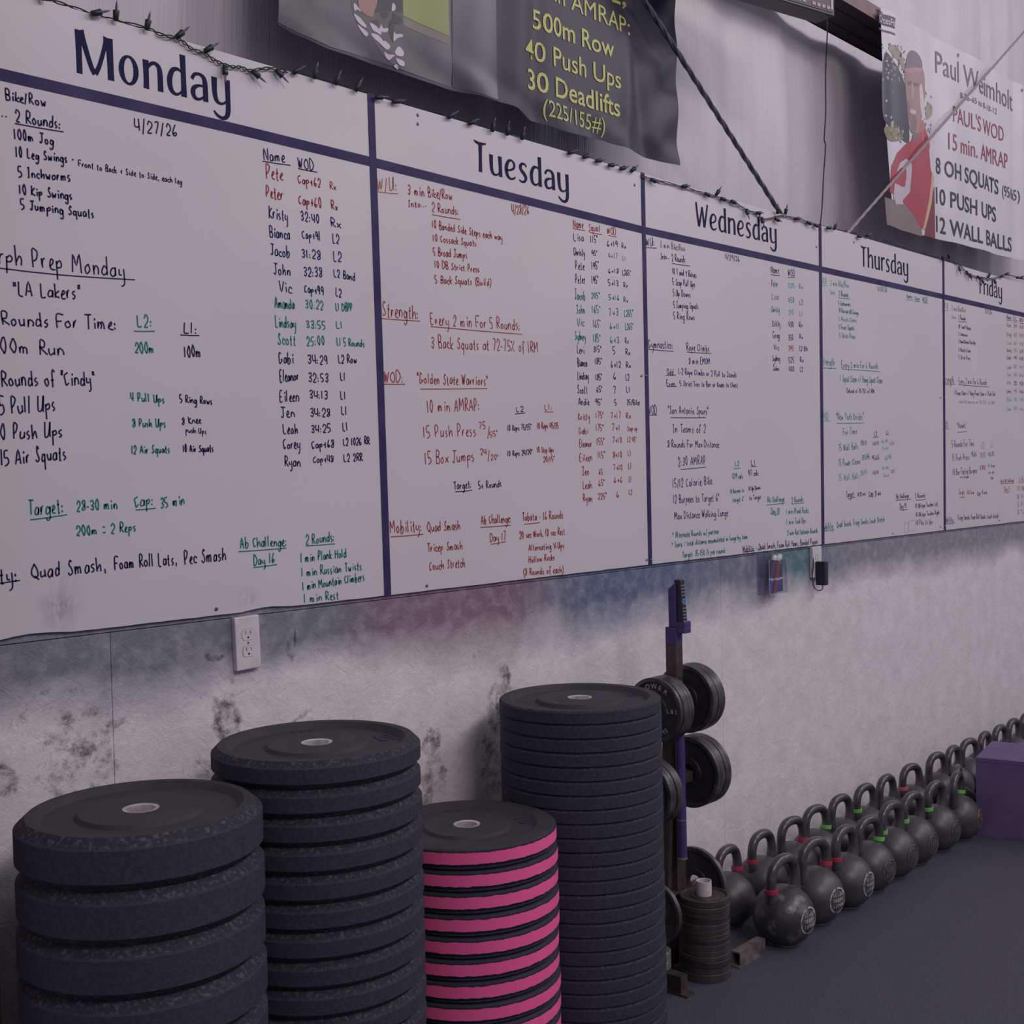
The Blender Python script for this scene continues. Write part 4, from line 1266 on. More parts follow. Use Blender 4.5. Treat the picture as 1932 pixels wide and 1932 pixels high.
# timer clock hung in front of the girt, turned toward the room
c0 = at(1574.5, 31, -.30); ang = math.radians(-13); sc_ = 1.0
ck = empty('wall_timer', c0, ang); tag(ck, 'black wall timer with red digits hanging high between the two banners', 'clock')
bm = bmesh.new(); LW = .75; box(bm, -LW, 0, 0, .085, 0, .24, bev=.003); obj('housing', bm, M['black2'], ck)
bm = bmesh.new(); box(bm, -LW + .02, -.012, -.002, 0, .010, .228); obj('display_window', bm, flat('timer_window', (52, 22, 34), .3), ck)
def seg7(bm, x, z, w_, h_, on, t=.014):
    S_ = {'a': (0, h_, w_, h_), 'd': (0, 0, w_, 0), 'g': (0, h_ / 2, w_, h_ / 2), 'b': (w_, h_ / 2, w_, h_), 'c': (w_, 0, w_, h_ / 2), 'e': (0, 0, 0, h_ / 2), 'f': (0, h_ / 2, 0, h_)}
    for k in on:
        a_, b2_, c_, d_ = S_[k]; m_ = .006
        if a_ == c_: box(bm, x + a_ - t / 2, x + a_ + t / 2, -.0045, -.002, z + b2_ + m_, z + d_ - m_)
        else: box(bm, x + a_ + m_, x + c_ - m_, -.0045, -.002, z + b2_ - t / 2, z + b2_ + t / 2)
em = bpy.data.materials.new('lit_red_digit'); em.use_nodes = True; eb = em.node_tree.nodes['Principled BSDF']; eb.inputs['Base Color'].default_value = (.5, .05, .05, 1); eb.inputs['Emission Color'].default_value = (1, .10, .08, 1); eb.inputs['Emission Strength'].default_value = .75
for q in range(6):
    bm = bmesh.new(); seg7(bm, -.135 - q * .112, .055, .062, .13, 'abcdef' if q % 2 == 0 else 'abcdg'); obj('digit', bm, em, ck)
bm = bmesh.new(); box(bm, -.022, -.012, -.0035, -.002, .02, .225); obj('side_strip', bm, flat('timer_strip', (190, 175, 180)), ck)
bm = bmesh.new()
for q in range(22): 
    if q % 5 != 4: box(bm, -.045 - q * .026, -.027 - q * .026, -.0035, -.002, .018, .030)
obj('lettering_strip', bm, flat('timer_lettering', (170, 150, 162)), ck)
bm = bmesh.new(); pp = [at(u, v, y) for u, v, y in ((1561, 30, -.30), (1561, 60, -.22), (1557.5, 140, -.12), (1558, 210, -.08), (1555, 262, -.06), (1557.5, 276, -.055), (1554, 330, -.04), (1551, 390, -.02), (1547, 430, -.009), (1546, 436, .0))]
tube(bm, smooth_pts([tuple(p) for p in pp], 3), .0026, 6); o = obj('cord', bm, M['cord'], ck); o.matrix_parent_inverse = (Matrix.Translation(c0) @ Matrix.Rotation(ang, 4, 'Z')).inverted()

# ------------------------------------------------------------------ string lights along the boards' top edge
sl = empty('string_lights', (0, -.01, ZT)); tag(sl, 'dark green string of small purple bulbs draped along the top of the whiteboards', 'string lights')
wire_px = [(40, -14), (80, -3), (120, 9), (172, 27), (215, 39), (276, 54), (300, 64), (330, 71), (345, 79), (362, 92), (385, 101), (403, 112), (420, 121), (440, 126), (455, 127), (470, 133), (492, 130), (515, 129), (535, 134), (555, 139), (592, 147), (632, 159), (672, 171), (704, 181), (790, 204), (880, 230), (928, 247), (955, 256), (985, 263), (1050, 284), (1075, 291), (1100, 298), (1125, 305), (1150, 312), (1175, 319), (1200, 329), (1213, 333), (1240, 340), (1290, 353), (1332, 366), (1355, 372), (1378, 380), (1398, 390), (1410, 397), (1430, 403), (1437, 413), (1455, 412), (1468, 408), (1482, 408), (1505, 413), (1530, 421), (1560, 430), (1600, 438), (1640, 447), (1690, 462), (1740, 478), (1778, 489), (1803, 496), (1812, 502), (1822, 512), (1835, 520), (1850, 523), (1866, 526), (1880, 524), (1890, 521), (1897, 518), (1912, 521), (1932, 527), (1950, 531)]
def wy(i): return -.012
wp = [at(u, v, -.013) if (298 < u < 545 or 1212 < u < 1545 or u > 1800) else at(u, v - 1, .012) for u, v in wire_px]; bm = bmesh.new(); base = smooth_pts([tuple(p) for p in wp], 5)
for ph in (0, PI):
    tube(bm, [(x, y + .0028 * math.cos(i * .9 + ph), z + .0028 * math.sin(i * .9 + ph)) for i, (x, y, z) in enumerate(base)], .0016, 5)
obj('wire', bm, M['light_green'], sl, loc=(0, .01, -ZT))
sbm = bmesh.new(); lathe(sbm, [(.0005, 0), (.0062, .001), (.0068, .012), (.0078, .022), (.0066, .024), (.0005, .024)], 10); sme = bpy.data.meshes.new('bulb'); sbm.to_mesh(sme); sbm.free(); sme.materials.append(M['light_green'])
tbm = bmesh.new(); lathe(tbm, [(.0028, .022), (.0030, .032), (.0022, .038), (.0004, .046)], 8); tme = bpy.data.meshes.new('glass_tip'); tbm.to_mesh(tme); tbm.free(); tme.materials.append(M['bulb'])
bulbs = [(80, 1, 90), (172, 26, 20), (218, 40, 92), (276, 57, 82), (332, 71, 45), (386, 97, 38), (424, 124, -98), (475, 133, -35), (520, 131, -42), (552, 138, 35), (592, 149, 80), (632, 160, 70), (670, 172, 62), (928, 249, 82), (956, 256, 86), (984, 264, 80), (708, 184, 12), (740, 192, 15), (845, 222, 35), (884, 234, 30),
         (1072, 289, 22), (1100, 297, 22), (1124, 304, 15), (1148, 312, 10), (1170, 319, 20), (1190, 324, 40), (1228, 338, -15), (1287, 352, 12), (1330, 365, -12), (1351, 368, 55), (1360, 374, -10), (1379, 379, -12), (1408, 394, -85), (1427, 402, 8), (1437, 410, -88), (1462, 413, -10), (1467, 404, 110), (1481, 405, 85), (1500, 413, 10), (1522, 419, -10), (1536, 424, -10), (1560, 430, 5), (1573, 433, 62), (1618, 446, 5), (1634, 445, 22),
         (1778, 492, 100), (1790, 488, 120), (1809, 503, -85), (1823, 511, -60), (1830, 516, -88), (1844, 521, -30), (1852, 526, -70), (1864, 524, 62), (1876, 527, -85), (1888, 522, 15), (1897, 518, 20), (1918, 524, 8), (1925, 525, 25)]
for (u, v, a_) in bulbs:
    p = at(u, v, -.015); s = bpy.data.objects.new('bulb', sme); COL.objects.link(s); s.parent = sl; s.location = (p.x, p.y + .01, p.z - ZT); k = .95
    a2 = math.radians(a_); d = Vector((math.cos(a2), -.25, math.sin(a2))); s.rotation_euler = d.to_track_quat('Z', 'Y').to_euler(); s.scale = (k, k, k)
    t = bpy.data.objects.new('glass_tip', tme); COL.objects.link(t); t.parent = s

# ------------------------------------------------------------------ outlets, adapter, marker holder
def outlet(cx, cz, w_, h_, label, depth=.016, tilt=0.):
    e = empty('wall_outlet', (cx, -.0005, cz - h_ / 2)); tag(e, label, 'outlet')
    bm = bmesh.new(); box(bm, -w_ / 2, w_ / 2, -depth, 0, 0, h_, bev=.0025); obj('cover_plate', bm, M['plastic_w'], e)
    for k in (-1, 1):
        bm = bmesh.new(); zc = h_ / 2 + k * .0195; pr = []
        for i in range(40):
            a = 2 * PI * i / 40; x = .0172 * math.cos(a) * 1.0; z = max(-.0128, min(.0128, .0172 * math.sin(a))); pr.append((x, z))
        A_ = [bm.verts.new((x, -depth - .0012, zc + z)) for x, z in pr]; B_ = [bm.verts.new((x, -depth, zc + z)) for x, z in pr]
        bm.faces.new(A_)
        for i in range(40): bm.faces.new((A_[i], B_[i], B_[(i + 1) % 40], A_[(i + 1) % 40]))
        r = obj('receptacle', bm, M['plastic_w'], e)
        for x, w2, h2 in ((-.0064, .0021, .0085), (.0064, .0021, .007)):
            bm = bmesh.new(); box(bm, x - w2 / 2, x + w2 / 2, -depth - .0015, -depth - .0009, zc + .0015, zc + .0015 + h2); obj('slot', bm, M['plastic_g'], r)
        bm = bmesh.new(); lathe(bm, [(.0026, -depth - .0009), (.0026, -depth - .0016), (.0001, -depth - .0016)], 12, 'y', (0, 0, zc - .0065)); obj('ground_hole', bm, M['black'], r)
        bm = bmesh.new(); ribbon(bm, [(x, zc + z) for x, z in pr + pr[:1]], .0011, -depth - .0004); obj('groove', bm, M['plastic_g'], r, keep=True)
    bm = bmesh.new(); lathe(bm, [(.003, -depth), (.003, -depth - .001), (.0001, -depth - .001)], 12, 'y', (0, 0, h_ / 2)); obj('screw', bm, M['rack_bare'], e)
    return e
q0, q1 = at(445, 1167, -.017), at(494, 1262, -.017)
o1 = outlet((q0.x + q1.x) / 2, (q0.z + q1.z) / 2 + .003, (q1.x - q0.x), .126, 'white duplex outlet on the stained wall under the Monday board', .016); o1.rotation_euler = (0, math.radians(-1.5), 0)
q0, q1 = at(1535.5, 1032, -.02), at(1552, 1100, -.02)
o2 = outlet((q0.x + q1.x) / 2, q0.z - .063, .075, .126, 'white outlet behind the black power adapter under the Thursday board', .016)
q0 = at(1556, 1062, -.06)
ad = empty('power_adapter', (q0.x, -.017, at(1556, 1105, -.06).z)); tag(ad, 'black power adapter plugged in under the Thursday board', 'power adapter')
hz = (at(1556, 1061, -.06).z - at(1556, 1106, -.06).z)
bm = bmesh.new(); box(bm, 0, .030, -.043, -.001, 0, hz, bev=.003); obj('housing', bm, M['black'], ad)
bm = bmesh.new(); pp = [at(u, v, y) - ad.location for u, v, y in ((1552, 1104, -.05), (1552, 1110, -.05), (1548, 1114, -.045), (1541, 1113, -.035), (1535, 1105, -.025), (1532.5, 1090, -.02), (1534, 1075, -.02), (1535, 1062, -.019), (1533, 1045, -.012), (1531.5, 1031, -.004))]
tube(bm, smooth_pts([tuple(p) for p in pp], 4), .0022, 6); obj('cord', bm, M['cord'], ad)
# clear acrylic marker holder with four markers
h0, h1 = at(1429, 1060, 0), at(1479, 1118, 0); hx = at(1445, 1128, -.045)
wd = at(1447, 1128, -.045); xa = at(1426, 1118, 0).x; xb = at(1478, 1118, 0).x; za, zb_ = at(1429, 1122, 0).z, at(1429, 1052, 0).z
xa = at(1446, 1127, -.05).x - .02; 
mh = empty('marker_holder', (1.93, 0, za)); tag(mh, 'clear acrylic marker holder on the wall under the Wednesday board', 'holder')
xl, xr_ = 1.905 - 1.93, 2.045 - 1.93; dp = .052; hh = .155
bm = bmesh.new(); t_ = .0025
box(bm, xl, xr_, -t_, -.0006, 0, hh); box(bm, xl, xr_, -dp, -dp + t_, 0, hh * .88); box(bm, xl, xl + t_, -dp + t_, -t_, 0, hh * .94); box(bm, xr_ - t_, xr_, -dp + t_, -t_, 0, hh * .94); box(bm, xl, xr_, -dp + t_, -t_, 0, t_)
obj('acrylic_box', bm, M['clear'], mh)
bm = bmesh.new()                                            # frosted cut edges of the acrylic
for x in (xl, xr_ - t_): box(bm, x, x + t_, -dp - .0006, -dp, 0, hh * .88)
box(bm, xl, xr_, -dp - .0006, -dp, 0, t_)
obj('acrylic_edge', bm, flat('acrylic_edge', (178, 166, 182)), mh)
def marker(x, y, z, lean, body, capm, lab, ln=.135):
    e = empty('marker', (1.93 + x, y, za + z)); e.rotation_euler = (0, math.radians(lean), 0); tag(e, lab, 'marker', 'markers in the clear wall holder')
    bm = bmesh.new(); lathe(bm, [(.0005, 0), (.0095, .001), (.0100, .046), (.0088, .047), (.0005, .047)], 16); obj('cap', bm, capm, e)
    bm = bmesh.new(); lathe(bm, [(.0005, .047), (.0096, .0475), (.0096, .053), (.0096, ln - .012), (.009, ln - .002), (.0005, ln)], 16); obj('barrel', bm, M['mk_white'], e)
    bm = bmesh.new(); lathe(bm, [(.0098, .056), (.0098, ln - .022)], 16); obj('printed_label', bm, body, e)
marker(.020, -.026, .004, 17, M['mk_dark'], M['mk_blue'], 'marker with navy printed label leaning right in the clear holder, leftmost', .15)
marker(.042, -.036, .004, 14, M['mk_red'], M['mk_red'], 'marker with red printed label leaning in the middle of the clear holder', .145)
marker(.078, -.030, .004, 3, M['mk_dark'], M['mk_blue'], 'marker with bright blue cap standing in the clear holder', .13)
marker(.104, -.026, .004, -1, M['mk_green'], M['mk_green'], 'marker with dark green label and cap, rightmost in the clear holder', .145)

# ------------------------------------------------------------------ bumper plate stacks
RP = .2225
def plate_proto(name, T, ch, rim, rec, hub, worn=True, hub_h=.0, pink=False, cg=.0035, ins=True):
    bm = bmesh.new(); R = RP
    if not pink:
        prof = [(.027, .0), (hub, .0), (hub + .006, .004), (R - rim - .012, .004), (R - rim, 0), (R - ch, 0), (R - cg, ch * .75 if ch > .006 else cg), (R, ch * .75 + cg if ch > .006 else cg * 2),
                (R, T - ch * .75 - cg if ch > .006 else T - cg * 2), (R - cg, T - ch * .75 if ch > .006 else T - cg), (R - ch, T), (R - rim, T), (R - rim - .014, T - rec), (hub + .007, T - rec), (hub, T - rec + .007 + hub_h), (.030, T - rec + .007 + hub_h), (.027, T - rec + .005 + hub_h)]
        mi = [2, 2, 2, 2, 2, 1, 0, 0, 0, 1, 2, 2, 2, 2, 2, 2, 2]
    else:
        prof = [(.027, .0), (.09, 0), (R - .03, 0), (R - .012, .001), (R - .0055, .006), (R - .0060, .0135), (R - .0015, .015), (R, .018), (R, .0465), (R - .003, .0500), (R - .008, T), (R - rim, T), (R - rim - .012, T - rec), (hub + .007, T - rec), (hub, T - rec + .007), (.030, T - rec + .007), (.027, T - rec + .005)]
        mi = [2, 2, 2, 0, 0, 0, 0, 0, 0, 2, 2, 2, 2, 2, 2, 2, 2]
    lathe(bm, prof, 112, mis=mi, close=True)
    root = obj(name, bm, [M['rubber'], M['rubber_worn'], M['rubber_face']])
    if pink:
        bm = bmesh.new(); lathe(bm, [(R - .001, .0152), (R + .0006, .0165), (R + .0006, .0485), (R - .001, .0498)], 112)
        obj('pink_band', bm, M['pink'], root)
    zt = T - rec + .005 + hub_h
    bm = bmesh.new(); lathe(bm, [(.0335, zt), (.0335, zt + .003), (.0265, zt + .0015), (.0262, .002), (.0272, .002), (.0272, zt)], 48, close=True)
    obj('steel_insert', bm, M['steel_insert'], root)
    return root
def plate_stack(proto, n, x, y, pitch, lean, label, group, jit=.0025, seed=1, cat='weight plate'):
    rr = random.Random(seed)
    for k in range(n):                                   # k = 0 at the floor
        o = proto if k == 0 else copy_tree(proto)
        o.location = (x + lean[0] * k + rr.uniform(-jit, jit), y + lean[1] * k + rr.uniform(-jit, jit), k * pitch); o.rotation_euler = (0, 0, rr.uniform(0, 6.28))
        i = n - 1 - k; o['label'] = label % ORD[i] if i else label % 'topmost'; o['group'] = group; o['category'] = cat
    return o
pa = plate_proto('bumper_plate', .0937, .020, .034, .012, .112)
topA = plate_stack(pa, 10, -.953, -.372, .0938, (.0002, 0), '%s thick black bumper plate of the leftmost stack', 'thick black bumper plates, leftmost stack', .0012, 4)
pb = plate_proto('bumper_plate', .0576, .014, .032, .014, .105)
topB = plate_stack(pb, 17, -.505, -.338, .0577, (0, 0), '%s black bumper plate of the second stack from the left', 'black bumper plates, second stack from the left', .0012, 9)
pc = plate_proto('bumper_plate', .0520, .008, .048, .010, .105, pink=True)
topC = plate_stack(pc, 13, -.005, -.297, .0521, (0, 0), '%s pink-banded bumper plate of the short stack', 'pink-banded bumper plates, third stack', .0015, 5)
pd = plate_proto('bumper_plate', .0370, .0050, .030, .013, .115, cg=.0025, hub_h=.003)
topD = plate_stack(pd, 25, .447, -.300, .0371, (0, 0), '%s thin black bumper plate of the tallest stack', 'thin black bumper plates, tallest stack', .0012, 6)
for o, rz in ((topA, .3), (topB, .9), (topC, 0), (topD, 0)): o.rotation_euler.z = rz
def raised(parent, text, r, th, size, z, up_out=True, material=None, name='raised_lettering', bold=.02):
    "raised characters around a circle on a horizontal plate (parent space)"
    bm = bmesh.new()
    me = font_mesh(text, bold); b2_ = bmesh.new(); b2_.from_mesh(me); bpy.data.meshes.remove(me)
    r_ = bmesh.ops.extrude_face_region(b2_, geom=b2_.faces[:]); 
    vs_ = [g_ for g_ in r_['geom'] if isinstance(g_, bmesh.types.BMVert)]; bmesh.ops.translate(b2_, verts=vs_, vec=(0, 0, .0016))
    xs = [v.co.x for v in b2_.verts]; cx = (min(xs) + max(xs)) / 2
    for v in b2_.verts:
        X, Y = (v.co.x - cx) * size, v.co.y * size; a = th - X / r; rr_ = r + Y
        v.co = (rr_ * math.cos(a), rr_ * math.sin(a), z + v.co.z * 1.0)
    return obj(name, b2_, material or M['rubber'], parent)
raised(topC, '10', .135, -.55, .062, .0520 - .010)
for th in (-1.5, -2.6, 2.2, 1.0): raised(topC, '-  -', .150, th, .030, .0520 - .010)
raised(topB, '25', .135, -1.35, .055, .0576 - .014)
for th in (-2.7, 2.4, .2): raised(topB, '- - -', .150, th, .030, .0576 - .014)
raised(topD, '10', .150, -.40, .05, .0370 - .013)

# ------------------------------------------------------------------ iron plates on the plate tree
TY = -.25
def iron_proto(R, T, name='iron_plate', m0='iron', m1='iron_rim', lip=.012, hole=.026):
    bm = bmesh.new()
    prof = [(hole, .001), (hole + .018, .001), (hole + .02, .0045), (R - lip - .003, .0045), (R - lip, .0), (R - .0015, 0), (R, .0015), (R, T - .0015), (R - .0015, T), (R - lip, T), (R - lip - .003, T - .003), (hole + .02, T - .003), (hole + .018, T), (hole, T)]
    mi = [0, 0, 0, 0, 1, 1, 1, 1, 1, 0, 0, 0, 0, 0]
    lathe(bm, prof, 72, 'x', mis=mi, close=True)
    return obj(name, bm, [M[m0], M[m1]])
def hang(n, R, T, x, z, label, group, seed=1):
    rr = random.Random(seed); first = None
    for k in range(n):
        o = iron_proto(R, T) if first is None else copy_tree(first)
        if first is None: first = o
        o.location = (x + k * (T + .0006), TY + rr.uniform(-.002, .002), z + rr.uniform(-.001, .001) * 0); o.rotation_euler = (rr.uniform(0, 6), 0, 0)
        o['label'] = label % (['first', 'second', 'third', 'fourth', 'fifth', 'sixth'][k]); o['category'] = 'weight plate'; o['group'] = group
    return first
fP1 = hang(5, .099, .0135, .868, .816, '%s iron plate from the left on the upper left peg of the plate tree', 'iron plates on the upper left peg', 2)
fP1.rotation_euler = (0, 0, 0)
hang(5, .107, .0140, 1.030, .826, '%s iron plate from the left on the upper right peg of the plate tree', 'iron plates on the upper right peg', 3)
hang(5, .112, .0150, 1.042, .592, '%s iron plate from the left on the middle right peg of the plate tree', 'iron plates on the middle right peg', 4)
hang(4, .099, .0165, .805, .572, '%s iron plate from the left on the middle left peg of the plate tree', 'iron plates on the middle left peg', 5)
o = iron_proto(.114, .016); o.location = (1.068, TY, .232); tag(o, 'single large thin iron plate on the low right peg of the plate tree', 'weight plate')
o = iron_proto(.095, .016, m0='iron_brown'); o.location = (.842, TY, .200); tag(o, 'single brown iron plate on the low left peg, behind the tallest stack', 'weight plate')
def arc_text(parent, text, r, th0, size, mode='arc'):
    "raised cast letters on the face looking toward -x; th0 = clock angle of the middle of the word"
    n = len(text)
    for i, c_ in enumerate(text):
        me = font_mesh(c_, .02); k = i - (n - 1) / 2; xs = [v.co.x for v in me.vertices]; cx = (min(xs) + max(xs)) / 2
        for v in me.vertices:
            X, Y = (v.co.x - cx) * size, v.co.y * size
            if mode == 'arc': th = th0 + k * size * 1.02 / r; a_ = X * math.cos(th) + (r + Y) * math.sin(th); b_ = -X * math.sin(th) + (r + Y) * math.cos(th)
            elif mode == 'under': th = th0 - k * size * .85 / r; a_ = -X * math.cos(th) + (r - Y) * math.sin(th); b_ = X * math.sin(th) + (r - Y) * math.cos(th)
            else: a_ = r * math.sin(th0) + X + k * size * .8; b_ = r * math.cos(th0) + Y - size * .35
            v.co = (.0035, -a_, b_)
        link('cast_letter', me, [M['white_letter']], parent)
arc_text(fP1, 'POWER', .066, -.02, .021); arc_text(fP1, 'LBS', .064, 1.55, .018, 'up'); arc_text(fP1, 'SYSTEMS', .078, 3.14, .019, 'under')
# tree frame
tr = empty('plate_tree', (.985, TY, 0)); tag(tr, 'dark brown steel plate tree holding iron plates, right of the tallest plate stack', 'weight rack')
def bar(bm, a, b_, wx, wy_):
    a, b_ = Vector(a), Vector(b_); vs_ = []
    for p in (a, b_):
        for sx, sy in ((-1, -1), (1, -1), (1, 1), (-1, 1)): vs_.append(bm.verts.new((p.x + sx * wx / 2, p.y + sy * wy_ / 2, p.z)))
    bm.faces.new(vs_[:4][::-1]); bm.faces.new(vs_[4:])
    for i in range(4): bm.faces.new((vs_[i], vs_[(i + 1) % 4], vs_[4 + (i + 1) % 4], vs_[4 + i]))
bm = bmesh.new(); bar(bm, (.022, .022, .0), (.004, .012, .905), .050, .034); obj('upright', bm, M['rack'], tr)
bm = bmesh.new(); bar(bm, (-.055, .03, .0), (-.012, .012, .905), .020, .034); obj('upright', bm, M['rack'], tr)
bm = bmesh.new(); box(bm, -.026, .012, -.020, .018, .90, 1.005, bev=.0015); obj('top_sleeve', bm, M['rack'], tr)
bm = bmesh.new(); box(bm, -.026, .012, -.020, .018, 1.005, 1.060, bev=.0015); obj('painted_sleeve', bm, M['purple'], tr)
for (z, xa_, xb_) in ((.818, -.125, .128), (.580, -.195, .140), (.216, -.155, .165)):
    for x0_, x1_ in ((xa_, -.02), (.02, xb_)):
        bm = bmesh.new(); box(bm, x0_, x1_, -.0165, .0165, z - .0165 + .002, z + .0165 + .002, bev=.001); obj('peg', bm, M['rack'] if z < .5 else M['rack'], tr)
bm = bmesh.new(); box(bm, -.20, -.165, -.135, .14, .006, .055); box(bm, -.205, -.165, -.160, .14, 0, .006); obj('foot', bm, M['rack'], tr)
bm = bmesh.new(); box(bm, .088, .24, -.160, -.128, .040, .045); box(bm, .088, .24, -.160, -.156, .005, .04); box(bm, .088, .24, -.132, -.128, .005, .04); box(bm, .075, .24, -.165, -.122, 0, .005); obj('foot', bm, M['foot_steel'], tr)
bm = bmesh.new(); box(bm, -.165, .16, .015, .055, .0, .045); obj('base_rail', bm, M['rack'], tr)
# purple taped bar hanging in the frame
e = empty('taped_bar', (.957, TY - .028, .345)); tag(e, 'slim bar wrapped in purple tape hanging inside the plate tree', 'bar')
bm = bmesh.new(); tube(bm, [(.004, 0, 0), (.003, 0, .30), (.000, 0, .5), (.0, 0, .552)], [.0155, .0155, .0145, .0135], 20); obj('tape_wrap', bm, M['purple'], e)
bm = bmesh.new(); lathe(bm, [(.0158, -.003), (.0164, 0), (.0158, .004)], 20, cen=(.004, 0, 0)); lathe(bm, [(.0157, .118), (.0161, .120), (.0157, .122)], 20, cen=(.0035, 0, 0)); obj('worn_ring', bm, M['rack_bare'], e)
# remote control in its purple holder on the rack top
rx, ry, rz_ = .985, TY - .012, 1.0605
rh = empty('remote_holder', (rx, ry, rz_)); tag(rh, 'purple plastic holder cradling the remote on top of the plate tree', 'holder')
bm = bmesh.new(); box(bm, -.022, -.010, -.006, .020, 0, .118, bev=.002)
bmesh.ops.translate(bm, verts=[v for v in bm.verts if v.co.z > .1 and v.co.y < .005], vec=(0, 0, .018)); obj('back_plate', bm, M['purple'], rh)
bm = bmesh.new(); box(bm, -.020, .016, -.038, -.002, -.018, .0, bev=.002); box(bm, -.020, .016, -.038, -.034, 0, .018, bev=.0015); box(bm, -.020, -.0165, -.034, -.006, 0, .018); box(bm, .0125, .016, -.034, -.006, 0, .018); obj('cup', bm, M['purple'], rh)
rc = empty('remote_control', (rx - .002, ry - .019, rz_ + .001)); tag(rc, 'black remote control with pale buttons and blue pad, standing in the purple holder', 'remote control'); rc.rotation_euler = (math.radians(-4), 0, 0)
bm = bmesh.new(); box(bm, -.0130, .0130, -.0115, .0115, 0, .147, bev=.004); obj('housing', bm, M['black'], rc)
for r_i in range(13):
    z = .137 - r_i * .0100
    if 5 <= r_i <= 7 or z < .016: continue
    for cx_ in (-.0072, 0, .0072):
        if r_i == 0 and cx_ > -.001: continue
        bm = bmesh.new(); box(bm, cx_ - .0023, cx_ + .0023, -.0130, -.0112, z - .0019, z + .0019, bev=.0005); obj('button', bm, M['btn_red'] if r_i == 0 else M['button'], rc)
bm = bmesh.new(); lathe(bm, [(.0098, -.0112), (.0098, -.0130), (.0062, -.0130), (.0062, -.0112)], 24, 'y', (0, 0, .077), close=True); obj('direction_pad', bm, M['btn_blue'], rc)
bm = bmesh.new(); lathe(bm, [(.0036, -.0112), (.0036, -.0130), (.0001, -.0130)], 16, 'y', (0, 0, .077)); obj('button', bm, M['btn_blue'], rc)

# small iron plates stacked on a pipe sleeve
sx, sy = .966, -.352; hs = [.026, .019, .019, .016, .016, .019, .016, .013, .016, .016, .019, .016, .016, .020]; z = 0
nS = len(hs); rr = random.Random(3)
for k, h in enumerate(hs):
    R_ = .0775 - (.002 if k % 3 == 1 else 0); bm = bmesh.new()
    lathe(bm, [(.026, 0), (R_ - .010, 0), (R_ - .001, 0), (R_, .0015), (R_, h - .002), (R_ - .0015, h - .0003), (R_ - .006, h - .0003), (R_ - .009, h - .006), (.045, h - .006), (.042, h - .001), (.026, h - .001)], 56, close=True)
    o = obj('iron_plate', bm, M['iron_brown'] if k % 4 != 2 else M['iron']); o.location = (sx + rr.uniform(-.0015, .0015), sy + rr.uniform(-.0015, .0015), z); z += h
    tag(o, '%s small brown iron plate of the narrow stack with a white pipe' % (ORD[nS - 1 - k] if k < nS - 1 else 'topmost'), 'weight plate', 'small iron plates stacked on a white pipe')
HS = z
bm = bmesh.new(); lathe(bm, [(.0235, 0.001), (.0235, HS + .042), (.0205, HS + .042), (.0205, .001)], 40, close=True); o = obj('pipe_sleeve', bm, M['pvc']); o.location = (sx, sy, 0); tag(o, 'white plastic pipe standing up through the narrow stack of iron plates', 'pipe')
# little grey plates lying behind, between the stacks
z = 0
for k, (r_, h) in enumerate(((.058, .030), (.056, .026), (.056, .024), (.055, .026))):
    bm = bmesh.new(); lathe(bm, [(.022, 0), (r_, 0), (r_, h - .003), (r_ - .003, h), (.03, h), (.022, h - .003)], 40, close=True); o = obj('iron_plate', bm, M['rack_bare'] if k > 1 else M['iron_brown']); o.location = (.80 + .002 * k, -.27 , z); z += h
    tag(o, '%s tiny grey plate of the low pile left of the plate tree' % ['bottom', 'second from the bottom', 'third from the bottom', 'top'][k], 'weight plate', 'tiny grey plates in a low pile')
for o in list(COL.objects):
    if o.name.startswith('foot') and o.parent == tr: pass

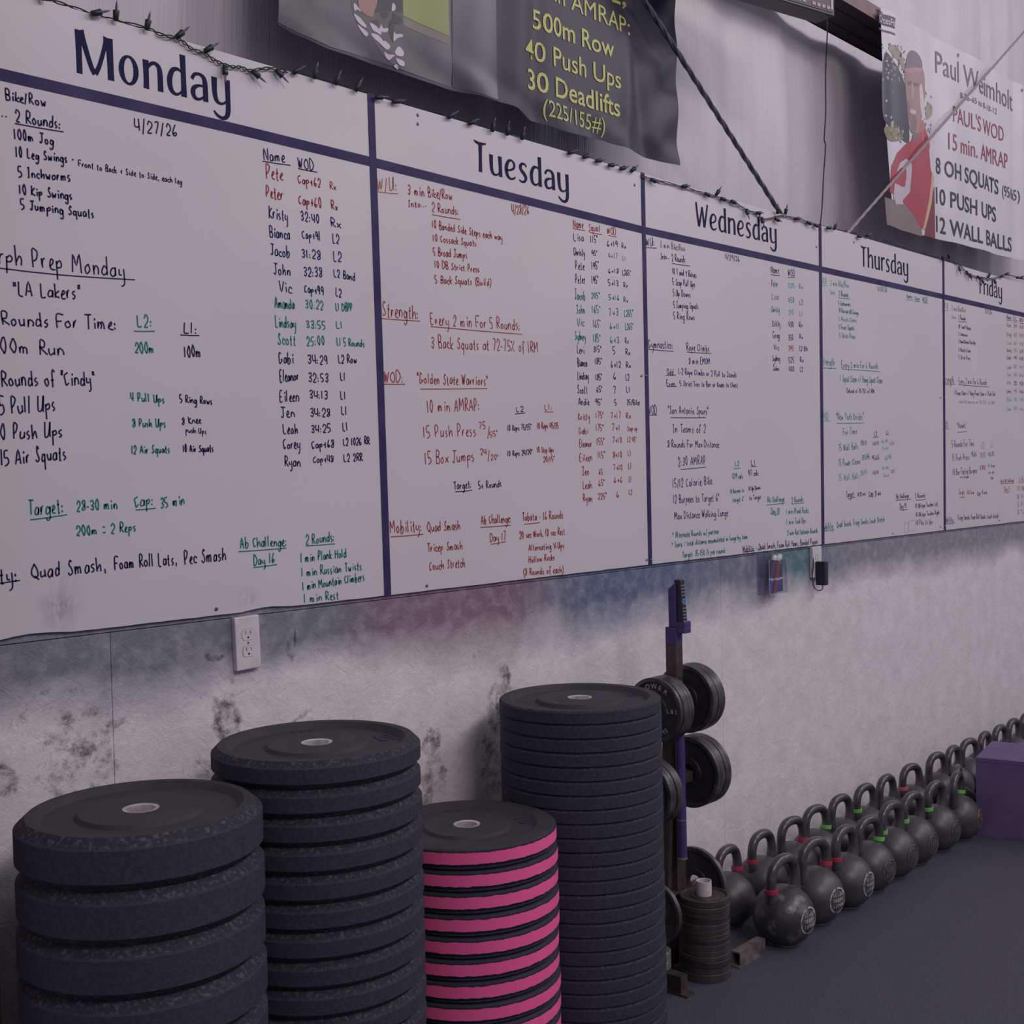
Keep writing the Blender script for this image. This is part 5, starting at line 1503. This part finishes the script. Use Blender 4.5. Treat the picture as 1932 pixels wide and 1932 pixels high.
# ------------------------------------------------------------------ kettlebells
def kb_proto(body_m, handle_m, s=1.0, sleeve_side=0, band=None, badge=None, hw=.066):
    root = empty('kettlebell', (0, 0, 0)); R_ = .1 * s; zc = .0925 * s; prof = [(.0005, 0), (.052 * s, 0), (.0545 * s, .003 * s)]
    a0 = math.asin((.008 * s - zc) / R_)
    for i in range(25):
        a = a0 + (PI / 2 - a0) * i / 24; prof.append((max(.0005, R_ * math.cos(a)), (zc + R_ * math.sin(a)) * .965))
    bm = bmesh.new(); lathe(bm, prof, 48); obj('body', bm, body_m, root)
    q = hw * s
    half = [(-q * .90, .140 * s), (-q * 1.0, .175 * s), (-q * 1.03, .210 * s), (-q * .90, .242 * s), (-q * .54, .264 * s), (0, .270 * s)]
    pts = half + [(-x, z) for x, z in half[-2::-1]]; pts = smooth_pts([(x, 0, z) for x, z in pts], 4)
    rad = []
    for p in pts:
        t = max(0, (.21 * s - p[2]) / (.06 * s)); rad.append((.0172 + .007 * min(1, t) ** 2) * s)
    bm = bmesh.new(); tube(bm, pts, rad, 16); obj('handle', bm, handle_m, root)
    if band:
        side, bmx = band; i0 = 4; P = [Vector((side * abs(p[0]), 0, p[2])) for p in pts[:len(pts) // 2]]
        k = min(range(len(P)), key=lambda i: abs(P[i].z - .186 * s)); c_ = P[k]; d = (P[k + 1] - P[k - 1]).normalized(); u = d.orthogonal().normalized(); v = d.cross(u); bm = bmesh.new(); rings = []
        for rr_, hh_ in ((.0195, -.008), (.0218, -.007), (.0213, .007), (.0188, .008)):
            rings.append([bm.verts.new(c_ + d * hh_ * s + (u * math.cos(2 * PI * j / 24) + v * math.sin(2 * PI * j / 24)) * rr_ * s) for j in range(24)])
        for a_, b_ in zip(rings, rings[1:] + rings[:1]):
            for j in range(24): bm.faces.new((a_[j], a_[(j + 1) % 24], b_[(j + 1) % 24], b_[j])).smooth = True
        o_ = obj('colour_band', bm, bmx, root); o_['label'] = {'r': 'red band', 'g': 'green band', 'p': 'pinkish red band'}[[k_ for k_ in 'rgp' if M['band_' + k_] is bmx][0]]
    if badge:
        bm = bmesh.new()
        def on(x, z, lift):                                  # point of the ball's front (-y) side
            d = Vector((x, -math.sqrt(max(1e-6, R_ * R_ - x * x - z * z)), z)).normalized(); return d * (R_ + lift) + Vector((0, 0, zc))
        rings = []
        for r_, l_ in ((.043, -.001), (.043, .0016), (.038, .0016), (.038, -.001)):
            rings.append([bm.verts.new(on(r_ * s * math.cos(2 * PI * j / 32), r_ * s * math.sin(2 * PI * j / 32), l_)) for j in range(32)])
        for a_, b_ in zip(rings, rings[1:] + rings[:1]):
            for j in range(32): bm.faces.new((a_[j], a_[(j + 1) % 32], b_[(j + 1) % 32], b_[j])).smooth = True
        rr_ = random.Random(5)
        for row in (-.020, -.002, .016):
            x = -.028
            while x < .026:
                w_ = rr_.uniform(.004, .008); z0_, z1_ = row, row + .011
                A_ = [on(a__ * s, b__ * s, .0018) for a__, b__ in ((x, z0_), (x + w_, z0_), (x + w_, z1_), (x, z1_))]; B_ = [on(a__ * s, b__ * s, -.001) for a__, b__ in ((x, z0_), (x + w_, z0_), (x + w_, z1_), (x, z1_))]
                va = [bm.verts.new(p) for p in A_]; vb = [bm.verts.new(p) for p in B_]; bm.faces.new(va)
                for j in range(4): bm.faces.new((va[j], vb[j], vb[(j + 1) % 4], va[(j + 1) % 4]))
                x += w_ + .0035
        obj('cast_badge', bm, badge, root)
    return root
nth = ['nearest', 'second', 'third', 'fourth', 'fifth', 'sixth', 'seventh', 'eighth', 'ninth', 'tenth', 'eleventh', 'twelfth', 'thirteenth', 'fourteenth', 'fifteenth', 'sixteenth', 'seventeenth']
BR, BG, BP = M['band_r'], M['band_g'], M['band_p']
front = [(1.340, -.412, -1, BR, 'kb_worn', 'badge_w', 1.01, -4), (1.575, -.398, 1, BR, 'kb', 'badge_w', 1.0, -8), (1.778, -.408, -1, BR, 'kb', 'badge_w', .99, 0), (1.985, -.400, 1, BG, 'kb', 'badge', .94, -9), (2.178, -.396, -1, BG, 'kb', 'badge', .98, -4),
         (2.378, -.392, -1, BG, 'kb', 'badge', .96, -5), (2.590, -.395, -1, BG, 'kb', 'badge', .96, -3)]
rk = random.Random(8)
for i, (x, y, sd, bc, bmat, bdg, s, rz) in enumerate(front):
    o = kb_proto(M[bmat], M['kb_handle'], s, band=(sd, bc), badge=M[bdg]); o.location = (x, y, 0); o.rotation_euler = (0, 0, math.radians(rz))
    cn = 'red' if bc is BR else 'green'
    extra = ', chipped shiny paint' if i == 0 else ''
    tag(o, '%s kettlebell of the front row, %s band on its handle%s' % (nth[i], cn, extra), 'kettlebell', 'kettlebells of the front row')
o = kb_proto(M['kb'], M['kb_handle'], .97, band=(1, BG), badge=M['badge_c']); o.location = (2.786, -.405, 0); o.rotation_euler = (0, 0, math.radians(10)); tag(o, 'eighth kettlebell of the front row, green band, coppery badge, beside the purple box', 'kettlebell', 'kettlebells of the front row')
back = [(1.375, 1, BR), (1.600, -1, BR), (1.815, 1, BR), (2.010, 1, BG), (2.205, 0, None), (2.415, -1, BG), (2.605, 0, None), (2.845, -1, BP), (3.115, 0, None), (3.305, 0, None), (3.495, 0, None), (3.685, 0, None), (3.88, 0, None), (4.07, 0, None), (4.26, 0, None), (4.45, 0, None), (4.64, 0, None)]
for i, (x, sd, bc) in enumerate(back):
    s = .935 if i < 9 else .92
    o = kb_proto(M['kb'], M['kb_handle'], s, band=(sd, bc) if sd else None, hw=.066); o.location = (x, -.178 + rk.uniform(-.004, .004), 0); o.rotation_euler = (0, 0, math.radians(rk.uniform(-12, 2)))
    cn = {BR: ', red band on its handle', BG: ', green band on its handle', BP: ', pinkish band on its handle', None: ', plain handle'}[bc]
    tag(o, '%s kettlebell of the back row against the wall%s' % (nth[i], cn), 'kettlebell', 'kettlebells of the back row')
# extra kettlebells behind the box corner
o = kb_proto(M['kb'], M['kb_handle'], .88, band=(1, BP)); o.location = (3.03, -.375, 0) if False else (3.0, -.322, 0); o.rotation_euler = (0, 0, .3); tag(o, 'kettlebell with pinkish red band half hidden at the left side of the purple box', 'kettlebell')
# purple plyometric box
bc = Vector((2.862, -.455, 0)); ang = math.atan2(.293, .956)
pb_ = empty('plyo_box', (0, 0, 0)); tag(pb_, 'low purple painted plywood jump box standing at the right edge on the black floor', 'box')
d1 = Vector((.17, -.985, 0)); d2 = Vector((.985, .17, 0)); LB1, LB2, HB = .50, .35, .328; tB = .018
pb_.location = bc + Vector((.225, .035, 0)) * 0; pb_.rotation_euler = (0, 0, math.atan2(d2.y, d2.x))
def bpart(name, x0, x1, y0, y1, z0, z1):
    bm = bmesh.new(); box(bm, x0, x1, y0, y1, z0, z1, bev=.0012); return obj(name, bm, M['box'], pb_)
# local x runs away from the camera (d2), local -y toward the room (d1)
bpart('side_panel', 0, tB, -LB1, 0, 0, HB - tB - .0008); bpart('side_panel', LB2 - tB, LB2, -LB1, 0, 0, HB - tB - .0008)
bpart('end_panel', tB + .0005, LB2 - tB - .0005, -LB1, -LB1 + tB, 0, HB - tB - .0008); bpart('end_panel', tB + .0005, LB2 - tB - .0005, -tB, 0, 0, HB - tB - .0008)
bpart('top_panel', 0, LB2, -LB1, 0, HB - tB, HB)
